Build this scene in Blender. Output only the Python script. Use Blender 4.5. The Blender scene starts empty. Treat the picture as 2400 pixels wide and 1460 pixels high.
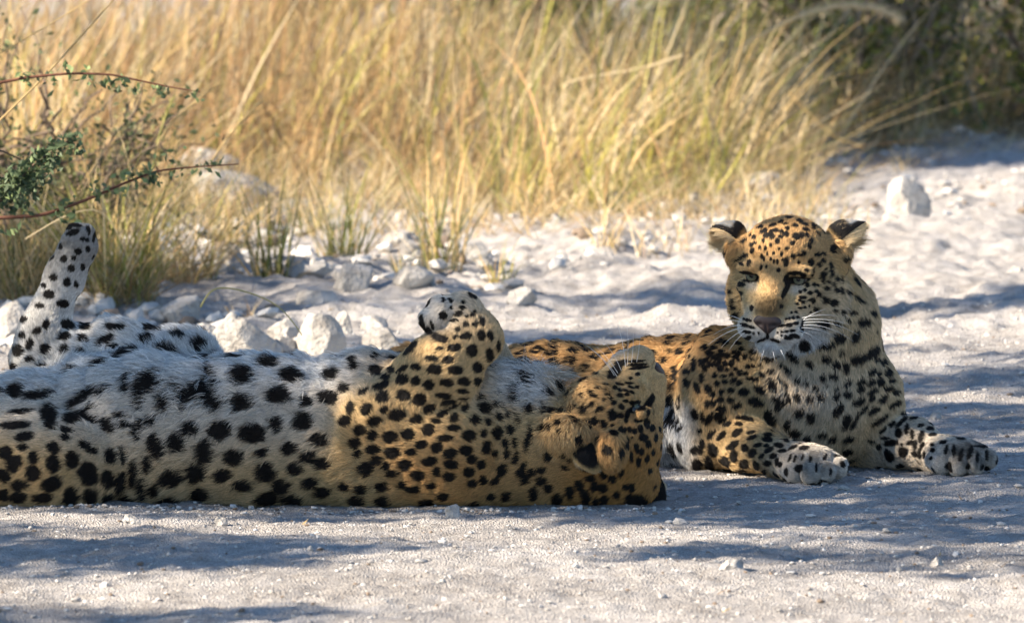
import bpy, math, random, time
import numpy as np
T0 = time.time()
SC = bpy.context.scene
COL = SC.collection
RNG = np.random.default_rng(7)
random.seed(7)

# ------------------------------------------------------------------ camera
FPX, CX, CY, CAMH, SCL, D0 = 18000.0, 1200.0, 730.0, 1.30, 1500.0, 12.0
PITCH = math.radians(4.703)
cam_d = bpy.data.cameras.new("camera")
cam = bpy.data.objects.new("camera", cam_d)
COL.objects.link(cam)
cam.location = (0, 0, CAMH)
cam.rotation_euler = (math.radians(90) - PITCH, 0, 0)
cam_d.sensor_width = 36.0
cam_d.lens = FPX / 2400.0 * 36.0
cam_d.clip_start = 0.5
cam_d.clip_end = 2000.0
cam_d.dof.use_dof = True
cam_d.dof.focus_distance = 12.45
cam_d.dof.aperture_fstop = 11.0
SC.camera = cam

# ------------------------------------------------------------------ light
SUN = np.array([-0.80, -0.30, 0.52]); SUN = SUN / np.linalg.norm(SUN)
SUN_EL = math.asin(SUN[2]); SUN_AZ = math.atan2(SUN[0], SUN[1])
world = bpy.data.worlds.new("World"); SC.world = world
world.use_nodes = True
wn = world.node_tree
for n in list(wn.nodes): wn.nodes.remove(n)
sky = wn.nodes.new("ShaderNodeTexSky"); sky.sky_type = 'NISHITA'; sky.sun_disc = False
sky.sun_elevation = SUN_EL; sky.sun_rotation = SUN_AZ
sky.air_density = 1.0; sky.dust_density = 0.0; sky.ozone_density = 3.0
bg = wn.nodes.new("ShaderNodeBackground"); bg.inputs[1].default_value = 0.072
wo = wn.nodes.new("ShaderNodeOutputWorld")
wn.links.new(sky.outputs[0], bg.inputs[0]); wn.links.new(bg.outputs[0], wo.inputs[0])
sun_d = bpy.data.lights.new("sun", 'SUN'); sun_d.energy = 5.0; sun_d.angle = math.radians(0.53)
sun_d.color = (1.0, 0.865, 0.69)
sun = bpy.data.objects.new("sun", sun_d); COL.objects.link(sun)
from mathutils import Vector
sun.rotation_euler = Vector(SUN.tolist()).to_track_quat('Z', 'Y').to_euler()
SC.view_settings.view_transform = 'Standard'; SC.view_settings.look = 'None'
SC.view_settings.exposure = 1.55; SC.view_settings.gamma = 1.0
SC.view_settings.use_curve_mapping = False
SC.render.engine = 'CYCLES'
SC.cycles.use_denoising = True
SC.cycles.max_bounces = 4; SC.cycles.diffuse_bounces = 2; SC.cycles.transparent_max_bounces = 8
SC.cycles.use_adaptive_sampling = True; SC.cycles.adaptive_threshold = 0.015
SC.cycles_curves.shape = 'RIBBONS'; SC.cycles_curves.subdivisions = 2

# ------------------------------------------------------------------ helpers
_ct, _st = math.cos(PITCH), math.sin(PITCH)
def P(u, v, Y):
    """photo pixel (2400 wide) + distance -> world point"""
    u, v, Y = np.broadcast_arrays(np.asarray(u, float), np.asarray(v, float), np.asarray(Y, float))
    dx = u - CX; dy = FPX * _ct + (CY - v) * _st; dz = -FPX * _st + (CY - v) * _ct
    t = Y / dy
    return np.stack([dx * t, Y, CAMH + dz * t], -1)
def PW(p):
    p = np.asarray(p, float)
    return P(p[..., 0], p[..., 1], D0 + p[..., 2] / SCL)
def gv(w):
    """pixel row of the flat ground at depth w"""
    return CY + FPX * np.tan(np.arctan(CAMH / (D0 + w / SCL)) - PITCH)
def gY(v):
    """distance of the flat ground seen at pixel row v"""
    return CAMH / np.tan(np.arctan((np.asarray(v, float) - CY) / FPX) + PITCH)
def gP(u, v):
    return P(u, v, gY(v))

def _hash(ix, iy, iz, seed):
    h = (ix.astype(np.int64) * 374761393 + iy.astype(np.int64) * 668265263 + iz.astype(np.int64) * 2147483647 + seed * 974634777) & 0xffffffff
    h = ((h ^ (h >> 13)) * 1274126177) & 0xffffffff
    h = ((h ^ (h >> 16)) * 2246822519) & 0xffffffff
    return ((h ^ (h >> 15)) & 0xffffff).astype(np.float64) / 0xffffff
def noise(p, seed=0):
    """value noise in -1..1 at points p (n,3)"""
    p = np.asarray(p, float); i = np.floor(p); f = p - i; f = f * f * (3 - 2 * f)
    x, y, z = i[..., 0], i[..., 1], i[..., 2]; r = 0
    for a in (0, 1):
        for b in (0, 1):
            for c in (0, 1):
                w = (f[..., 0] if a else 1 - f[..., 0]) * (f[..., 1] if b else 1 - f[..., 1]) * (f[..., 2] if c else 1 - f[..., 2])
                r = r + w * _hash(x + a, y + b, z + c, seed)
    return r * 2 - 1
def fbm(p, o=4, seed=0, gain=0.5):
    a, r, s = 1.0, 0, 0.0
    p = np.asarray(p, float)
    for k in range(o):
        r = r + a * noise(p, seed + k * 17); s += a; a *= gain; p = p * 2.03 + 11.7
    return r / s
def sstep(a, b, x):
    t = np.clip((x - a) / (b - a), 0, 1); return t * t * (3 - 2 * t)
def norm(a):
    return a / np.maximum(np.linalg.norm(a, axis=-1, keepdims=True), 1e-9)

def mesh_obj(name, verts, faces, mat=None, parent=None, smooth=True, col=None):
    """faces: (n,3) or (n,4) int array, or list of such arrays"""
    me = bpy.data.meshes.new(name)
    verts = np.ascontiguousarray(verts, dtype=np.float32)
    fl = faces if isinstance(faces, list) else [faces]
    fl = [np.asarray(f, np.int32) for f in fl if len(f)]
    nl = sum(f.size for f in fl); nf = sum(len(f) for f in fl)
    me.vertices.add(len(verts)); me.vertices.foreach_set("co", verts.ravel())
    me.loops.add(nl); me.polygons.add(nf)
    idx = np.concatenate([f.ravel() for f in fl])
    tot = np.concatenate([np.full(len(f), f.shape[1], np.int32) for f in fl])
    st = np.concatenate([[0], np.cumsum(tot)[:-1]]).astype(np.int32)
    me.loops.foreach_set("vertex_index", idx)
    me.polygons.foreach_set("loop_start", st); me.polygons.foreach_set("loop_total", tot)
    me.polygons.foreach_set("use_smooth", np.full(nf, smooth))
    me.update(calc_edges=True)
    if col is not None:
        a = me.attributes.new("col", 'FLOAT_COLOR', 'POINT')
        c = np.ones((len(verts), 4), np.float32); c[:, :3] = col
        a.data.foreach_set("color", c.ravel())
    if mat is not None: me.materials.append(mat)
    o = bpy.data.objects.new(name, me); COL.objects.link(o)
    if parent is not None: o.parent = parent
    return o
def curves_obj(name, pts, rad, col, mat, parent=None):
    """pts (n,k,3), rad (n,k), col (n,3)"""
    n, k = pts.shape[:2]
    cu = bpy.data.hair_curves.new(name)
    cu.add_curves([k] * n)
    cu.attributes['position'].data.foreach_set("vector", np.ascontiguousarray(pts, np.float32).ravel())
    ra = cu.attributes.get('radius') or cu.attributes.new('radius', 'FLOAT', 'POINT')
    ra.data.foreach_set("value", np.ascontiguousarray(rad, np.float32).ravel())
    ca = cu.attributes.new('col', 'FLOAT_COLOR', 'CURVE')
    c = np.ones((n, 4), np.float32); c[:, :3] = col
    ca.data.foreach_set("color", c.ravel())
    cu.materials.append(mat)
    o = bpy.data.objects.new(name, cu); COL.objects.link(o)
    if parent is not None: o.parent = parent
    return o
def tag(o, label=None, cat=None, group=None, kind=None):
    if label: o["label"] = label
    if cat: o["category"] = cat
    if group: o["group"] = group
    if kind: o["kind"] = kind
    return o
def empty(name, loc):
    o = bpy.data.objects.new(name, None); COL.objects.link(o); o.location = [float(x) for x in loc]
    o.empty_display_size = 0.05
    return o
def adopt(child, parent):
    """parent keeping the child's world place (parents here carry translation only)"""
    child.parent = parent
    off = Vector((0, 0, 0)); q = parent
    while q is not None: off += Vector(q.location); q = q.parent
    child.location = -off
    return child

# ------------------------------------------------------------------ materials
def new_mat(name):
    m = bpy.data.materials.new(name); m.use_nodes = True
    nt = m.node_tree
    return m, nt, nt.nodes["Principled BSDF"]
def attr_mat(name, rough=0.7, spec=0.25, transl=0.0, noise_scale=None, noise_amt=0.0):
    m, nt, b = new_mat(name)
    a = nt.nodes.new("ShaderNodeAttribute"); a.attribute_name = "col"
    src = a.outputs["Color"]
    if noise_scale:
        tc = nt.nodes.new("ShaderNodeTexCoord"); nz = nt.nodes.new("ShaderNodeTexNoise")
        nz.inputs["Scale"].default_value = noise_scale; nz.inputs["Detail"].default_value = 4
        nt.links.new(tc.outputs["Object"], nz.inputs["Vector"])
        mr = nt.nodes.new("ShaderNodeMapRange"); mr.inputs[1].default_value = 0.3; mr.inputs[2].default_value = 0.7
        mr.inputs[3].default_value = 1 - noise_amt; mr.inputs[4].default_value = 1 + noise_amt
        nt.links.new(nz.outputs["Fac"], mr.inputs[0])
        mx = nt.nodes.new("ShaderNodeVectorMath"); mx.operation = 'SCALE'
        nt.links.new(src, mx.inputs[0]); nt.links.new(mr.outputs[0], mx.inputs["Scale"])
        src = mx.outputs[0]
    nt.links.new(src, b.inputs["Base Color"])
    b.inputs["Roughness"].default_value = rough
    b.inputs["Specular IOR Level"].default_value = spec
    if transl > 0:
        tr = nt.nodes.new("ShaderNodeBsdfTranslucent"); mix = nt.nodes.new("ShaderNodeMixShader")
        mix.inputs[0].default_value = transl
        nt.links.new(src, tr.inputs["Color"])
        out = nt.nodes["Material Output"]
        nt.links.new(b.outputs[0], mix.inputs[1]); nt.links.new(tr.outputs[0], mix.inputs[2])
        nt.links.new(mix.outputs[0], out.inputs["Surface"])
    return m
def plain_mat(name, color, rough=0.6, spec=0.3, coat=0.0):
    m, nt, b = new_mat(name)
    tc = nt.nodes.new("ShaderNodeTexCoord"); nz = nt.nodes.new("ShaderNodeTexNoise")
    nz.inputs["Scale"].default_value = 160; nz.inputs["Detail"].default_value = 3
    nt.links.new(tc.outputs["Object"], nz.inputs["Vector"])
    cr = nt.nodes.new("ShaderNodeValToRGB")
    cr.color_ramp.elements[0].color = (*[c * 0.75 for c in color], 1); cr.color_ramp.elements[1].color = (*[min(1, c * 1.2) for c in color], 1)
    nt.links.new(nz.outputs["Fac"], cr.inputs[0]); nt.links.new(cr.outputs[0], b.inputs["Base Color"])
    b.inputs["Roughness"].default_value = rough; b.inputs["Specular IOR Level"].default_value = spec
    b.inputs["Coat Weight"].default_value = coat
    return m
def ground_mat():
    m, nt, b = new_mat("chalk_gravel")
    L = nt.links; N = nt.nodes
    tc = N.new("ShaderNodeTexCoord")
    def nz(scale, detail=5, rough=0.6):
        n = N.new("ShaderNodeTexNoise"); n.inputs["Scale"].default_value = scale; n.inputs["Detail"].default_value = detail
        n.inputs["Roughness"].default_value = rough; L.new(tc.outputs["Object"], n.inputs["Vector"]); return n
    big = nz(2.2); mid = nz(26); fine = nz(240, 3)
    r1 = N.new("ShaderNodeValToRGB")
    r1.color_ramp.elements[0].position = 0.3; r1.color_ramp.elements[0].color = (0.43, 0.405, 0.385, 1)
    r1.color_ramp.elements[1].position = 0.65; r1.color_ramp.elements[1].color = (0.60, 0.575, 0.555, 1)
    L.new(big.outputs["Fac"], r1.inputs[0])
    r2 = N.new("ShaderNodeValToRGB")
    r2.color_ramp.elements[0].position = 0.32; r2.color_ramp.elements[0].color = (0.60, 0.585, 0.565, 1)
    r2.color_ramp.elements[1].position = 0.62; r2.color_ramp.elements[1].color = (1, 1, 1, 1)
    L.new(mid.outputs["Fac"], r2.inputs[0])
    mx = N.new("ShaderNodeMix"); mx.data_type = 'RGBA'; mx.blend_type = 'MULTIPLY'; mx.inputs[0].default_value = 0.8
    L.new(r1.outputs[0], mx.inputs[6]); L.new(r2.outputs[0], mx.inputs[7])
    vor = N.new("ShaderNodeTexVoronoi"); vor.inputs["Scale"].default_value = 300; L.new(tc.outputs["Object"], vor.inputs["Vector"])
    r3 = N.new("ShaderNodeValToRGB"); r3.color_ramp.elements[0].color = (0.42, 0.40, 0.38, 1); r3.color_ramp.elements[1].color = (1.0, 1.0, 1.0, 1)
    L.new(vor.outputs["Color"], r3.inputs[0])
    mx2 = N.new("ShaderNodeMix"); mx2.data_type = 'RGBA'; mx2.blend_type = 'MULTIPLY'; mx2.inputs[0].default_value = 0.62
    L.new(mx.outputs[2], mx2.inputs[6]); L.new(r3.outputs[0], mx2.inputs[7])
    # the chalk bank beyond the road is whiter than the road's gravel
    sx = N.new("ShaderNodeSeparateXYZ"); L.new(tc.outputs["Object"], sx.inputs[0])
    mr = N.new("ShaderNodeMapRange"); mr.inputs[1].default_value = 14.0; mr.inputs[2].default_value = 17.0; mr.inputs[3].default_value = 1.0; mr.inputs[4].default_value = 1.16
    L.new(sx.outputs["Y"], mr.inputs[0]); vs = N.new("ShaderNodeVectorMath"); vs.operation = 'SCALE'
    L.new(mx2.outputs[2], vs.inputs[0]); L.new(mr.outputs[0], vs.inputs["Scale"])
    L.new(vs.outputs[0], b.inputs["Base Color"])
    b.inputs["Roughness"].default_value = 0.95; b.inputs["Specular IOR Level"].default_value = 0.1
    ad = N.new("ShaderNodeMath"); ad.operation = 'ADD'; L.new(vor.outputs["Distance"], ad.inputs[0]); L.new(fine.outputs["Fac"], ad.inputs[1])
    bp = N.new("ShaderNodeBump"); bp.inputs["Strength"].default_value = 0.75; bp.inputs["Distance"].default_value = 0.005
    L.new(ad.outputs[0], bp.inputs["Height"]); L.new(bp.outputs[0], b.inputs["Normal"])
    return m
def rock_mat():
    m, nt, b = new_mat("limestone")
    L = nt.links; N = nt.nodes
    tc = N.new("ShaderNodeTexCoord")
    n1 = N.new("ShaderNodeTexNoise"); n1.inputs["Scale"].default_value = 22; n1.inputs["Detail"].default_value = 6; n1.inputs["Roughness"].default_value = 0.65
    n2 = N.new("ShaderNodeTexNoise"); n2.inputs["Scale"].default_value = 130; n2.inputs["Detail"].default_value = 4
    L.new(tc.outputs["Object"], n1.inputs["Vector"]); L.new(tc.outputs["Object"], n2.inputs["Vector"])
    cr = N.new("ShaderNodeValToRGB")
    e = cr.color_ramp.elements
    e[0].position = 0.30; e[0].color = (0.24, 0.22, 0.20, 1); e[1].position = 0.60; e[1].color = (0.48, 0.46, 0.435, 1)
    x = e.new(0.46); x.color = (0.37, 0.35, 0.325, 1)
    L.new(n1.outputs["Fac"], cr.inputs[0]); L.new(cr.outputs[0], b.inputs["Base Color"])
    b.inputs["Roughness"].default_value = 0.95; b.inputs["Specular IOR Level"].default_value = 0.1
    ad = N.new("ShaderNodeMath"); ad.operation = 'ADD'; L.new(n1.outputs["Fac"], ad.inputs[0]); L.new(n2.outputs["Fac"], ad.inputs[1])
    bp = N.new("ShaderNodeBump"); bp.inputs["Strength"].default_value = 0.7; bp.inputs["Distance"].default_value = 0.01
    L.new(ad.outputs[0], bp.inputs["Height"]); L.new(bp.outputs[0], b.inputs["Normal"])
    return m
M_GROUND = ground_mat(); M_ROCK = rock_mat()
M_BLADE = attr_mat("grass_blade", 0.65, 0.2, 0.25)
M_LEAF = attr_mat("leaf", 0.55, 0.3, 0.25)
M_BARK = attr_mat("bark", 0.85, 0.15, 0.0, 60, 0.35)
M_STONE = attr_mat("pebble_stone", 0.95, 0.1, 0.0, 120, 0.15)
M_FUR = attr_mat("leopard_fur", 0.55, 0.22)
M_SKIN = attr_mat("leopard_coat", 0.8, 0.15)
M_NOSE = plain_mat("nose_leather", (0.055, 0.038, 0.036), 0.55, 0.4)
M_WHISK = attr_mat("whisker", 0.4, 0.4)
# ------------------------------------------------------------------ ground
def g_height(x, y):
    p = np.stack([x, y, np.zeros_like(x)], -1)
    big = fbm(p * np.array([0.55, 0.35, 1]), 3, 3) * 0.035
    mid = fbm(p * np.array([3.2, 2.0, 1]) + 5, 3, 9) * 0.012
    fine = fbm(p * 22.0, 3, 21) * 0.0075
    tiny = noise(p * 75.0, 31) * 0.0032
    rough = sstep(13.6, 16.0, y + 0.35 * x + 0.4 * noise(p * 1.3, 77))          # stony verge beyond the road
    verge = rough * (fbm(p * np.array([5.5, 4.0, 1]), 5, 41, 0.6) * 0.055 + 0.02)
    # the flat bed that carries the two animals
    bed = np.exp(-(((x - 0.1) / 1.6) ** 2 + ((y - 12.4) / 0.9) ** 2) ** 2)
    return (big * (1 - bed) + mid * (1 - 0.7 * bed) + fine * (1 - 0.3 * bed) + tiny) * sstep(-3, 6, y + 0 * x) + verge
def axis(segs):
    out = [segs[0][0]]
    for a, b, s in segs:
        n = max(1, int(round((b - a) / s))); out += list(a + (b - a) * (np.arange(n) + 1) / n)
    return np.array(out)
gx = axis([(-600, -60, 60), (-60, -6, 3.0), (-6, -1.5, 0.12), (-1.5, 1.5, 0.0095), (1.5, 6, 0.12), (6, 60, 3.0), (60, 600, 60)])
gy = axis([(-200, 0, 20), (0, 10.2, 0.15), (10.2, 14.2, 0.013), (14.2, 18, 0.022), (18, 26, 0.05), (26, 60, 0.8), (60, 900, 30)])
GX, GY = np.meshgrid(gx, gy, indexing='ij')
GZ = g_height(GX, GY)
far = sstep(40, 120, np.maximum(np.abs(GX), GY)); GZ = GZ * (1 - far)
gi = np.arange(GX.size).reshape(GX.shape)
gf = np.stack([gi[:-1, :-1], gi[1:, :-1], gi[1:, 1:], gi[:-1, 1:]], -1).reshape(-1, 4)
ground = mesh_obj("ground", np.stack([GX, GY, GZ], -1).reshape(-1, 3), gf, M_GROUND)
tag(ground, kind="structure")
def gz1(x, y):
    return float(g_height(np.array([float(x)]), np.array([float(y)]))[0])

# ------------------------------------------------------------------ stones
def ico(sub):
    t = (1 + 5 ** 0.5) / 2
    v = [(-1, t, 0), (1, t, 0), (-1, -t, 0), (1, -t, 0), (0, -1, t), (0, 1, t), (0, -1, -t), (0, 1, -t), (t, 0, -1), (t, 0, 1), (-t, 0, -1), (-t, 0, 1)]
    f = [(0, 11, 5), (0, 5, 1), (0, 1, 7), (0, 7, 10), (0, 10, 11), (1, 5, 9), (5, 11, 4), (11, 10, 2), (10, 7, 6), (7, 1, 8), (3, 9, 4), (3, 4, 2), (3, 2, 6), (3, 6, 8), (3, 8, 9), (4, 9, 5), (2, 4, 11), (6, 2, 10), (8, 6, 7), (9, 8, 1)]
    v = norm(np.array(v, float)); f = np.array(f)
    for _ in range(sub):
        e = np.sort(np.concatenate([f[:, [0, 1]], f[:, [1, 2]], f[:, [2, 0]]]), 1)
        ue, inv = np.unique(e, axis=0, return_inverse=True); inv = inv.reshape(-1)
        mid = norm(v[ue].mean(1)); n0 = len(v); v = np.concatenate([v, mid])
        k = len(f); a, b, c = inv[:k] + n0, inv[k:2 * k] + n0, inv[2 * k:] + n0
        f = np.concatenate([np.stack([f[:, 0], a, c], 1), np.stack([f[:, 1], b, a], 1), np.stack([f[:, 2], c, b], 1), np.stack([a, b, c], 1)])
    return v, f
ICO0 = ico(0); ICO1 = ico(1); ICO4 = ico(4)
def scatter_stones(name, label, cat, xs, ys, rs, cols, seed, lift=0.25):
    v0, f0 = ICO0
    n = len(xs); r = np.random.default_rng(seed)
    sc = r.uniform(0.55, 1.2, (n, 1, 3)) * rs[:, None, None]; sc[:, :, 2] *= 0.62
    jit = 1 + r.uniform(-0.28, 0.28, (n, 12, 1))
    a = r.uniform(0, 6.28, n); ca, sa = np.cos(a)[:, None], np.sin(a)[:, None]
    q = v0[None] * jit * sc
    X = q[..., 0] * ca - q[..., 1] * sa; Yv = q[..., 0] * sa + q[..., 1] * ca
    z = g_height(xs, ys) + rs * lift
    V = np.stack([X + xs[:, None], Yv + ys[:, None], q[..., 2] + z[:, None]], -1).reshape(-1, 3)
    F = (f0[None] + (np.arange(n) * 12)[:, None, None]).reshape(-1, 3)
    o = mesh_obj(name, V, F, M_STONE, smooth=False, col=np.repeat(cols, 12, 0))
    tag(o, label, cat, kind="stuff"); return o
def stone_cols(n, r):
    t = r.uniform(0, 1, (n, 1)); base = np.array([0.36, 0.34, 0.32]) * (1 - t) + np.array([0.60, 0.585, 0.56]) * t
    d = (r.uniform(0, 1, (n, 1)) < 0.12); return np.where(d, np.array([0.22, 0.17, 0.13]), base)
r = np.random.default_rng(3)
n = 19000
ys = 10.2 + 5.6 * r.uniform(0, 1, n) ** 1.2; xs = r.uniform(-1.35, 1.35, n)
rs = 0.0015 + 0.0034 * r.uniform(0, 1, n) ** 4 + (r.uniform(0, 1, n) < 0.012) * r.uniform(0.002, 0.007, n)
scatter_stones("road_gravel", "fine chalky gravel strewn over the white road", "gravel", xs, ys, rs, stone_cols(n, r), 5)
n = 4600
xs = r.uniform(-1.7, 1.9, n); ys = gY(np.interp(xs, [-1.7, -0.2, 0.15, 0.5, 1.9], [840, 830, 680, 570, 560]) - np.interp(xs, [-1.7, 0.2, 1.9], [330, 270, 250]) * r.uniform(0, 1, n) ** 0.8)
keep = fbm(np.stack([xs * 3, ys * 1.5, xs * 0], -1), 3, 8) > -0.15; xs, ys = xs[keep], ys[keep]; n = len(xs)
rs = (0.004 + 0.021 * r.uniform(0, 1, n) ** 4) * np.interp(xs, [-1.5, -0.2, 0.2], [1.35, 1.35, 0.9])
scatter_stones("verge_rubble", "pale limestone rubble scattered along the grassy verge", "rubble", xs, ys, rs, stone_cols(n, r), 6, 0.35)

n = 420
xs = r.uniform(-0.95, 0.27, n); ys = 11.985 + r.normal(0, 0.016, n) + 0.012 * np.sin(xs * 9)
scatter_stones("pressed_gravel", "grit pushed up along the rolling leopard's back", "gravel", xs, ys, 0.0018 + 0.0045 * r.uniform(0, 1, n) ** 3, stone_cols(n, r), 8, 0.3)
def make_rock(label, u, v_base, w_px, h_px, seed, depth=0.8, sharp=0.22, tilt=0.0, group=None, Y=None):
    """a limestone lump seen at pixel column u, its foot at row v_base, w_px wide and h_px tall"""
    Yr = float(gY(v_base)) if Y is None else Y
    s = 1.0 / (FPX / Yr)
    c = P(u, v_base, Yr)
    v, f = ICO4
    off = np.array([seed * 3.7, seed * 1.3, seed * 7.1])
    d = 1 + fbm(v * 1.5 + off, 3, seed) * sharp * 1.6 + fbm(v * 5 + off, 3, seed + 5) * sharp * 0.45
    # chipped facets
    rr = np.random.default_rng(seed)
    for k in range(16):
        nn = norm(rr.normal(size=3)); cut = rr.uniform(0.50, 0.86)
        dd = v @ nn * d; d = np.where(dd > cut, d * (cut + (dd - cut) * 0.07) / np.maximum(dd, 1e-6), d)
    q = v * d[:, None]
    q[:, 0] *= w_px * s * 0.5 / np.abs(q[:, 0]).max(); q[:, 1] *= w_px * s * 0.5 * depth / np.abs(q[:, 1]).max()
    zmax = q[:, 2].max(); q[:, 2] *= h_px * s / (zmax * 1.25); q[:, 2] += h_px * s * 0.20
    x = q[:, 0] * math.cos(tilt) - q[:, 2] * math.sin(tilt); z = q[:, 0] * math.sin(tilt) + q[:, 2] * math.cos(tilt)
    q[:, 0], q[:, 2] = x, z
    o = mesh_obj("rock", q, f, M_ROCK, smooth=True)
    o.location = (float(c[0]), Yr, gz1(c[0], Yr))
    tag(o, label, "rock", group or "limestone rocks along the verge"); return o
make_rock("big pale boulder with a dark shaded crown among the grass", 468, 452, 220, 112, 11)
make_rock("wide flat white boulder below the dark-crowned one in the grass", 572, 486, 240, 96, 12)
make_rock("jagged white rock just above the rolling leopard's belly", 572, 842, 190, 100, 13, sharp=0.3)
make_rock("small white rock leaning on the jagged one above the belly", 492, 832, 90, 62, 14)
make_rock("rounded grey-topped rock left of the raised curled paw", 757, 838, 150, 96, 15)
make_rock("small white stone standing on edge beside the grey-topped rock", 808, 800, 44, 58, 16)
make_rock("blocky white rock directly left of the curled forepaw", 905, 838, 120, 70, 17)
make_rock("thin pale slab behind the blocky rock near the curled paw", 882, 782, 76, 40, 18)
make_rock("bright rounded rock at the foot of the green grass tuft", 826, 722, 100, 64, 19)
make_rock("grey rock between the bright rounded one and the curled paw", 965, 722, 110, 48, 20)
make_rock("little tan stone right of the jagged white rock", 660, 838, 66, 38, 21)
make_rock("white stone at the foot of the dark-stemmed plant", 535, 668, 84, 70, 22)
make_rock("pale stone right of the dark-stemmed plant's foot", 690, 690, 84, 44, 23)
make_rock("tall shaded boulder right of the sitting leopard's ear", 2118, 556, 130, 108, 24)
make_rock("low white rock behind the sitting leopard's head, left side", 1480, 520, 150, 36, 25)
make_rock("grey stone at the far right edge of the bright road", 2386, 668, 50, 26, 26, group="stones on the road")
make_rock("dark flat stone in the shaded strip at the right edge", 2290, 716, 70, 18, 27, group="stones on the road")
make_rock("small rounded stone in front of the rolling leopard's shoulder", 1058, 1216, 42, 34, 28, group="stones on the road")
make_rock("white angular pebble below the rolling leopard's belly", 519, 1244, 32, 20, 29, group="stones on the road")
make_rock("tan pebble below the rolling leopard's haunch", 310, 1246, 46, 24, 30, group="stones on the road")
make_rock("flat white pebble in front of the sitting leopard's left paw", 1975, 1148, 36, 12, 31, group="stones on the road")
make_rock("pale pebble right of the sitting leopard's far foreleg", 2195, 992, 32, 22, 32, group="stones on the road")
make_rock("white flat chip on the sand above the right paw", 2340, 1026, 28, 14, 33, group="stones on the road")
make_rock("blurred white stone low in the foreground right of centre", 1715, 1378, 64, 24, 34, group="stones on the road")
make_rock("blurred grey stone low at the right of the foreground", 2195, 1350, 40, 24, 35, group="stones on the road")
make_rock("squat white rock wedged between the jagged rock and the grey-topped one", 668, 800, 96, 50, 40)
make_rock("angular pale rock below the yellow-green tuft", 430, 772, 110, 60, 41)
make_rock("long low slab beneath the green tuft", 745, 742, 130, 38, 42)
make_rock("chunky white rock right of the curled forepaw", 1215, 742, 90, 44, 43)
make_rock("pair-topped pale rock behind the forked sprig", 1105, 640, 120, 54, 44)
make_rock("half buried boulder left of the forked sprig", 930, 628, 110, 50, 45)
make_rock("pale rock half hidden behind the raised hind foot", 20, 800, 120, 80, 36)
make_rock("blocky white stone beside the straw clump at centre right", 1760, 470, 150, 54, 39)
# ------------------------------------------------------------------ vegetation
def blades(base, h, az, lean, droop, width, col, seg=6, rng=None, tipcol=None):
    """flat tapering grass blades; base (n,3), others (n,)"""
    n = len(base); rng = rng or np.random.default_rng(0)
    t = np.linspace(0, 1, seg + 1)[None, :]
    hx = (lean[:, None] * t + droop[:, None] * t ** 2.4) * h[:, None]
    z = h[:, None] * (t - 0.55 * np.abs(droop)[:, None] * t ** 2.6)
    dx, dy = np.cos(az)[:, None], np.sin(az)[:, None]
    wob = rng.normal(size=(n, 2, 1)) * 0.02 * np.sin(t * 5 + rng.uniform(0, 6, (n, 1)))[:, None, :] * h[:, None, None]
    cx = base[:, 0, None] + dx * hx + wob[:, 0]; cy = base[:, 1, None] + dy * hx + wob[:, 1]; cz = base[:, 2, None] + z
    wa = rng.uniform(0, 2 * np.pi, n)[:, None] + 1.2 * t
    ww = width[:, None] * 0.5 * np.where(t < 0.15, 0.7 + 2 * t, 1) * (1 - t ** 1.7 * 0.94)
    ox, oy = np.cos(wa) * ww, np.sin(wa) * ww
    L = np.stack([cx - ox, cy - oy, cz], -1); R = np.stack([cx + ox, cy + oy, cz], -1)
    V = np.stack([L, R], 2).reshape(n, -1, 3); k = 2 * (seg + 1)
    f = np.array([(2 * i, 2 * i + 1, 2 * i + 3, 2 * i + 2) for i in range(seg)])
    F = (f[None] + (np.arange(n) * k)[:, None, None]).reshape(-1, 4)
    tc = col if tipcol is None else tipcol
    tt = np.repeat(t, 2, 1).reshape(1, k, 1); tt = np.linspace(0, 1, seg + 1).repeat(2)[None, :, None]
    C = col[:, None, :] * (1 - tt) + tc[:, None, :] * tt
    return V.reshape(-1, 3), F, C.reshape(-1, 3)
STRAW = np.array([0.55, 0.40, 0.19]); PALE = np.array([0.67, 0.55, 0.35]); RUST = np.array([0.43, 0.26, 0.125]); GREEN = np.array([0.27, 0.29, 0.075]); DARKG = np.array([0.10, 0.13, 0.05]); OLIVE = np.array([0.36, 0.33, 0.11]); YELG = np.array([0.46, 0.42, 0.09])
def pick(rng, n, table):
    w = np.array([a for a, _ in table], float); i = rng.choice(len(table), n, p=w / w.sum())
    return np.array([c for _, c in table])[i] * rng.uniform(0.5, 1.28, (n, 1))
def on_ground(x, y): return np.stack([x, y, g_height(x, y) - 0.004], -1)

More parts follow.
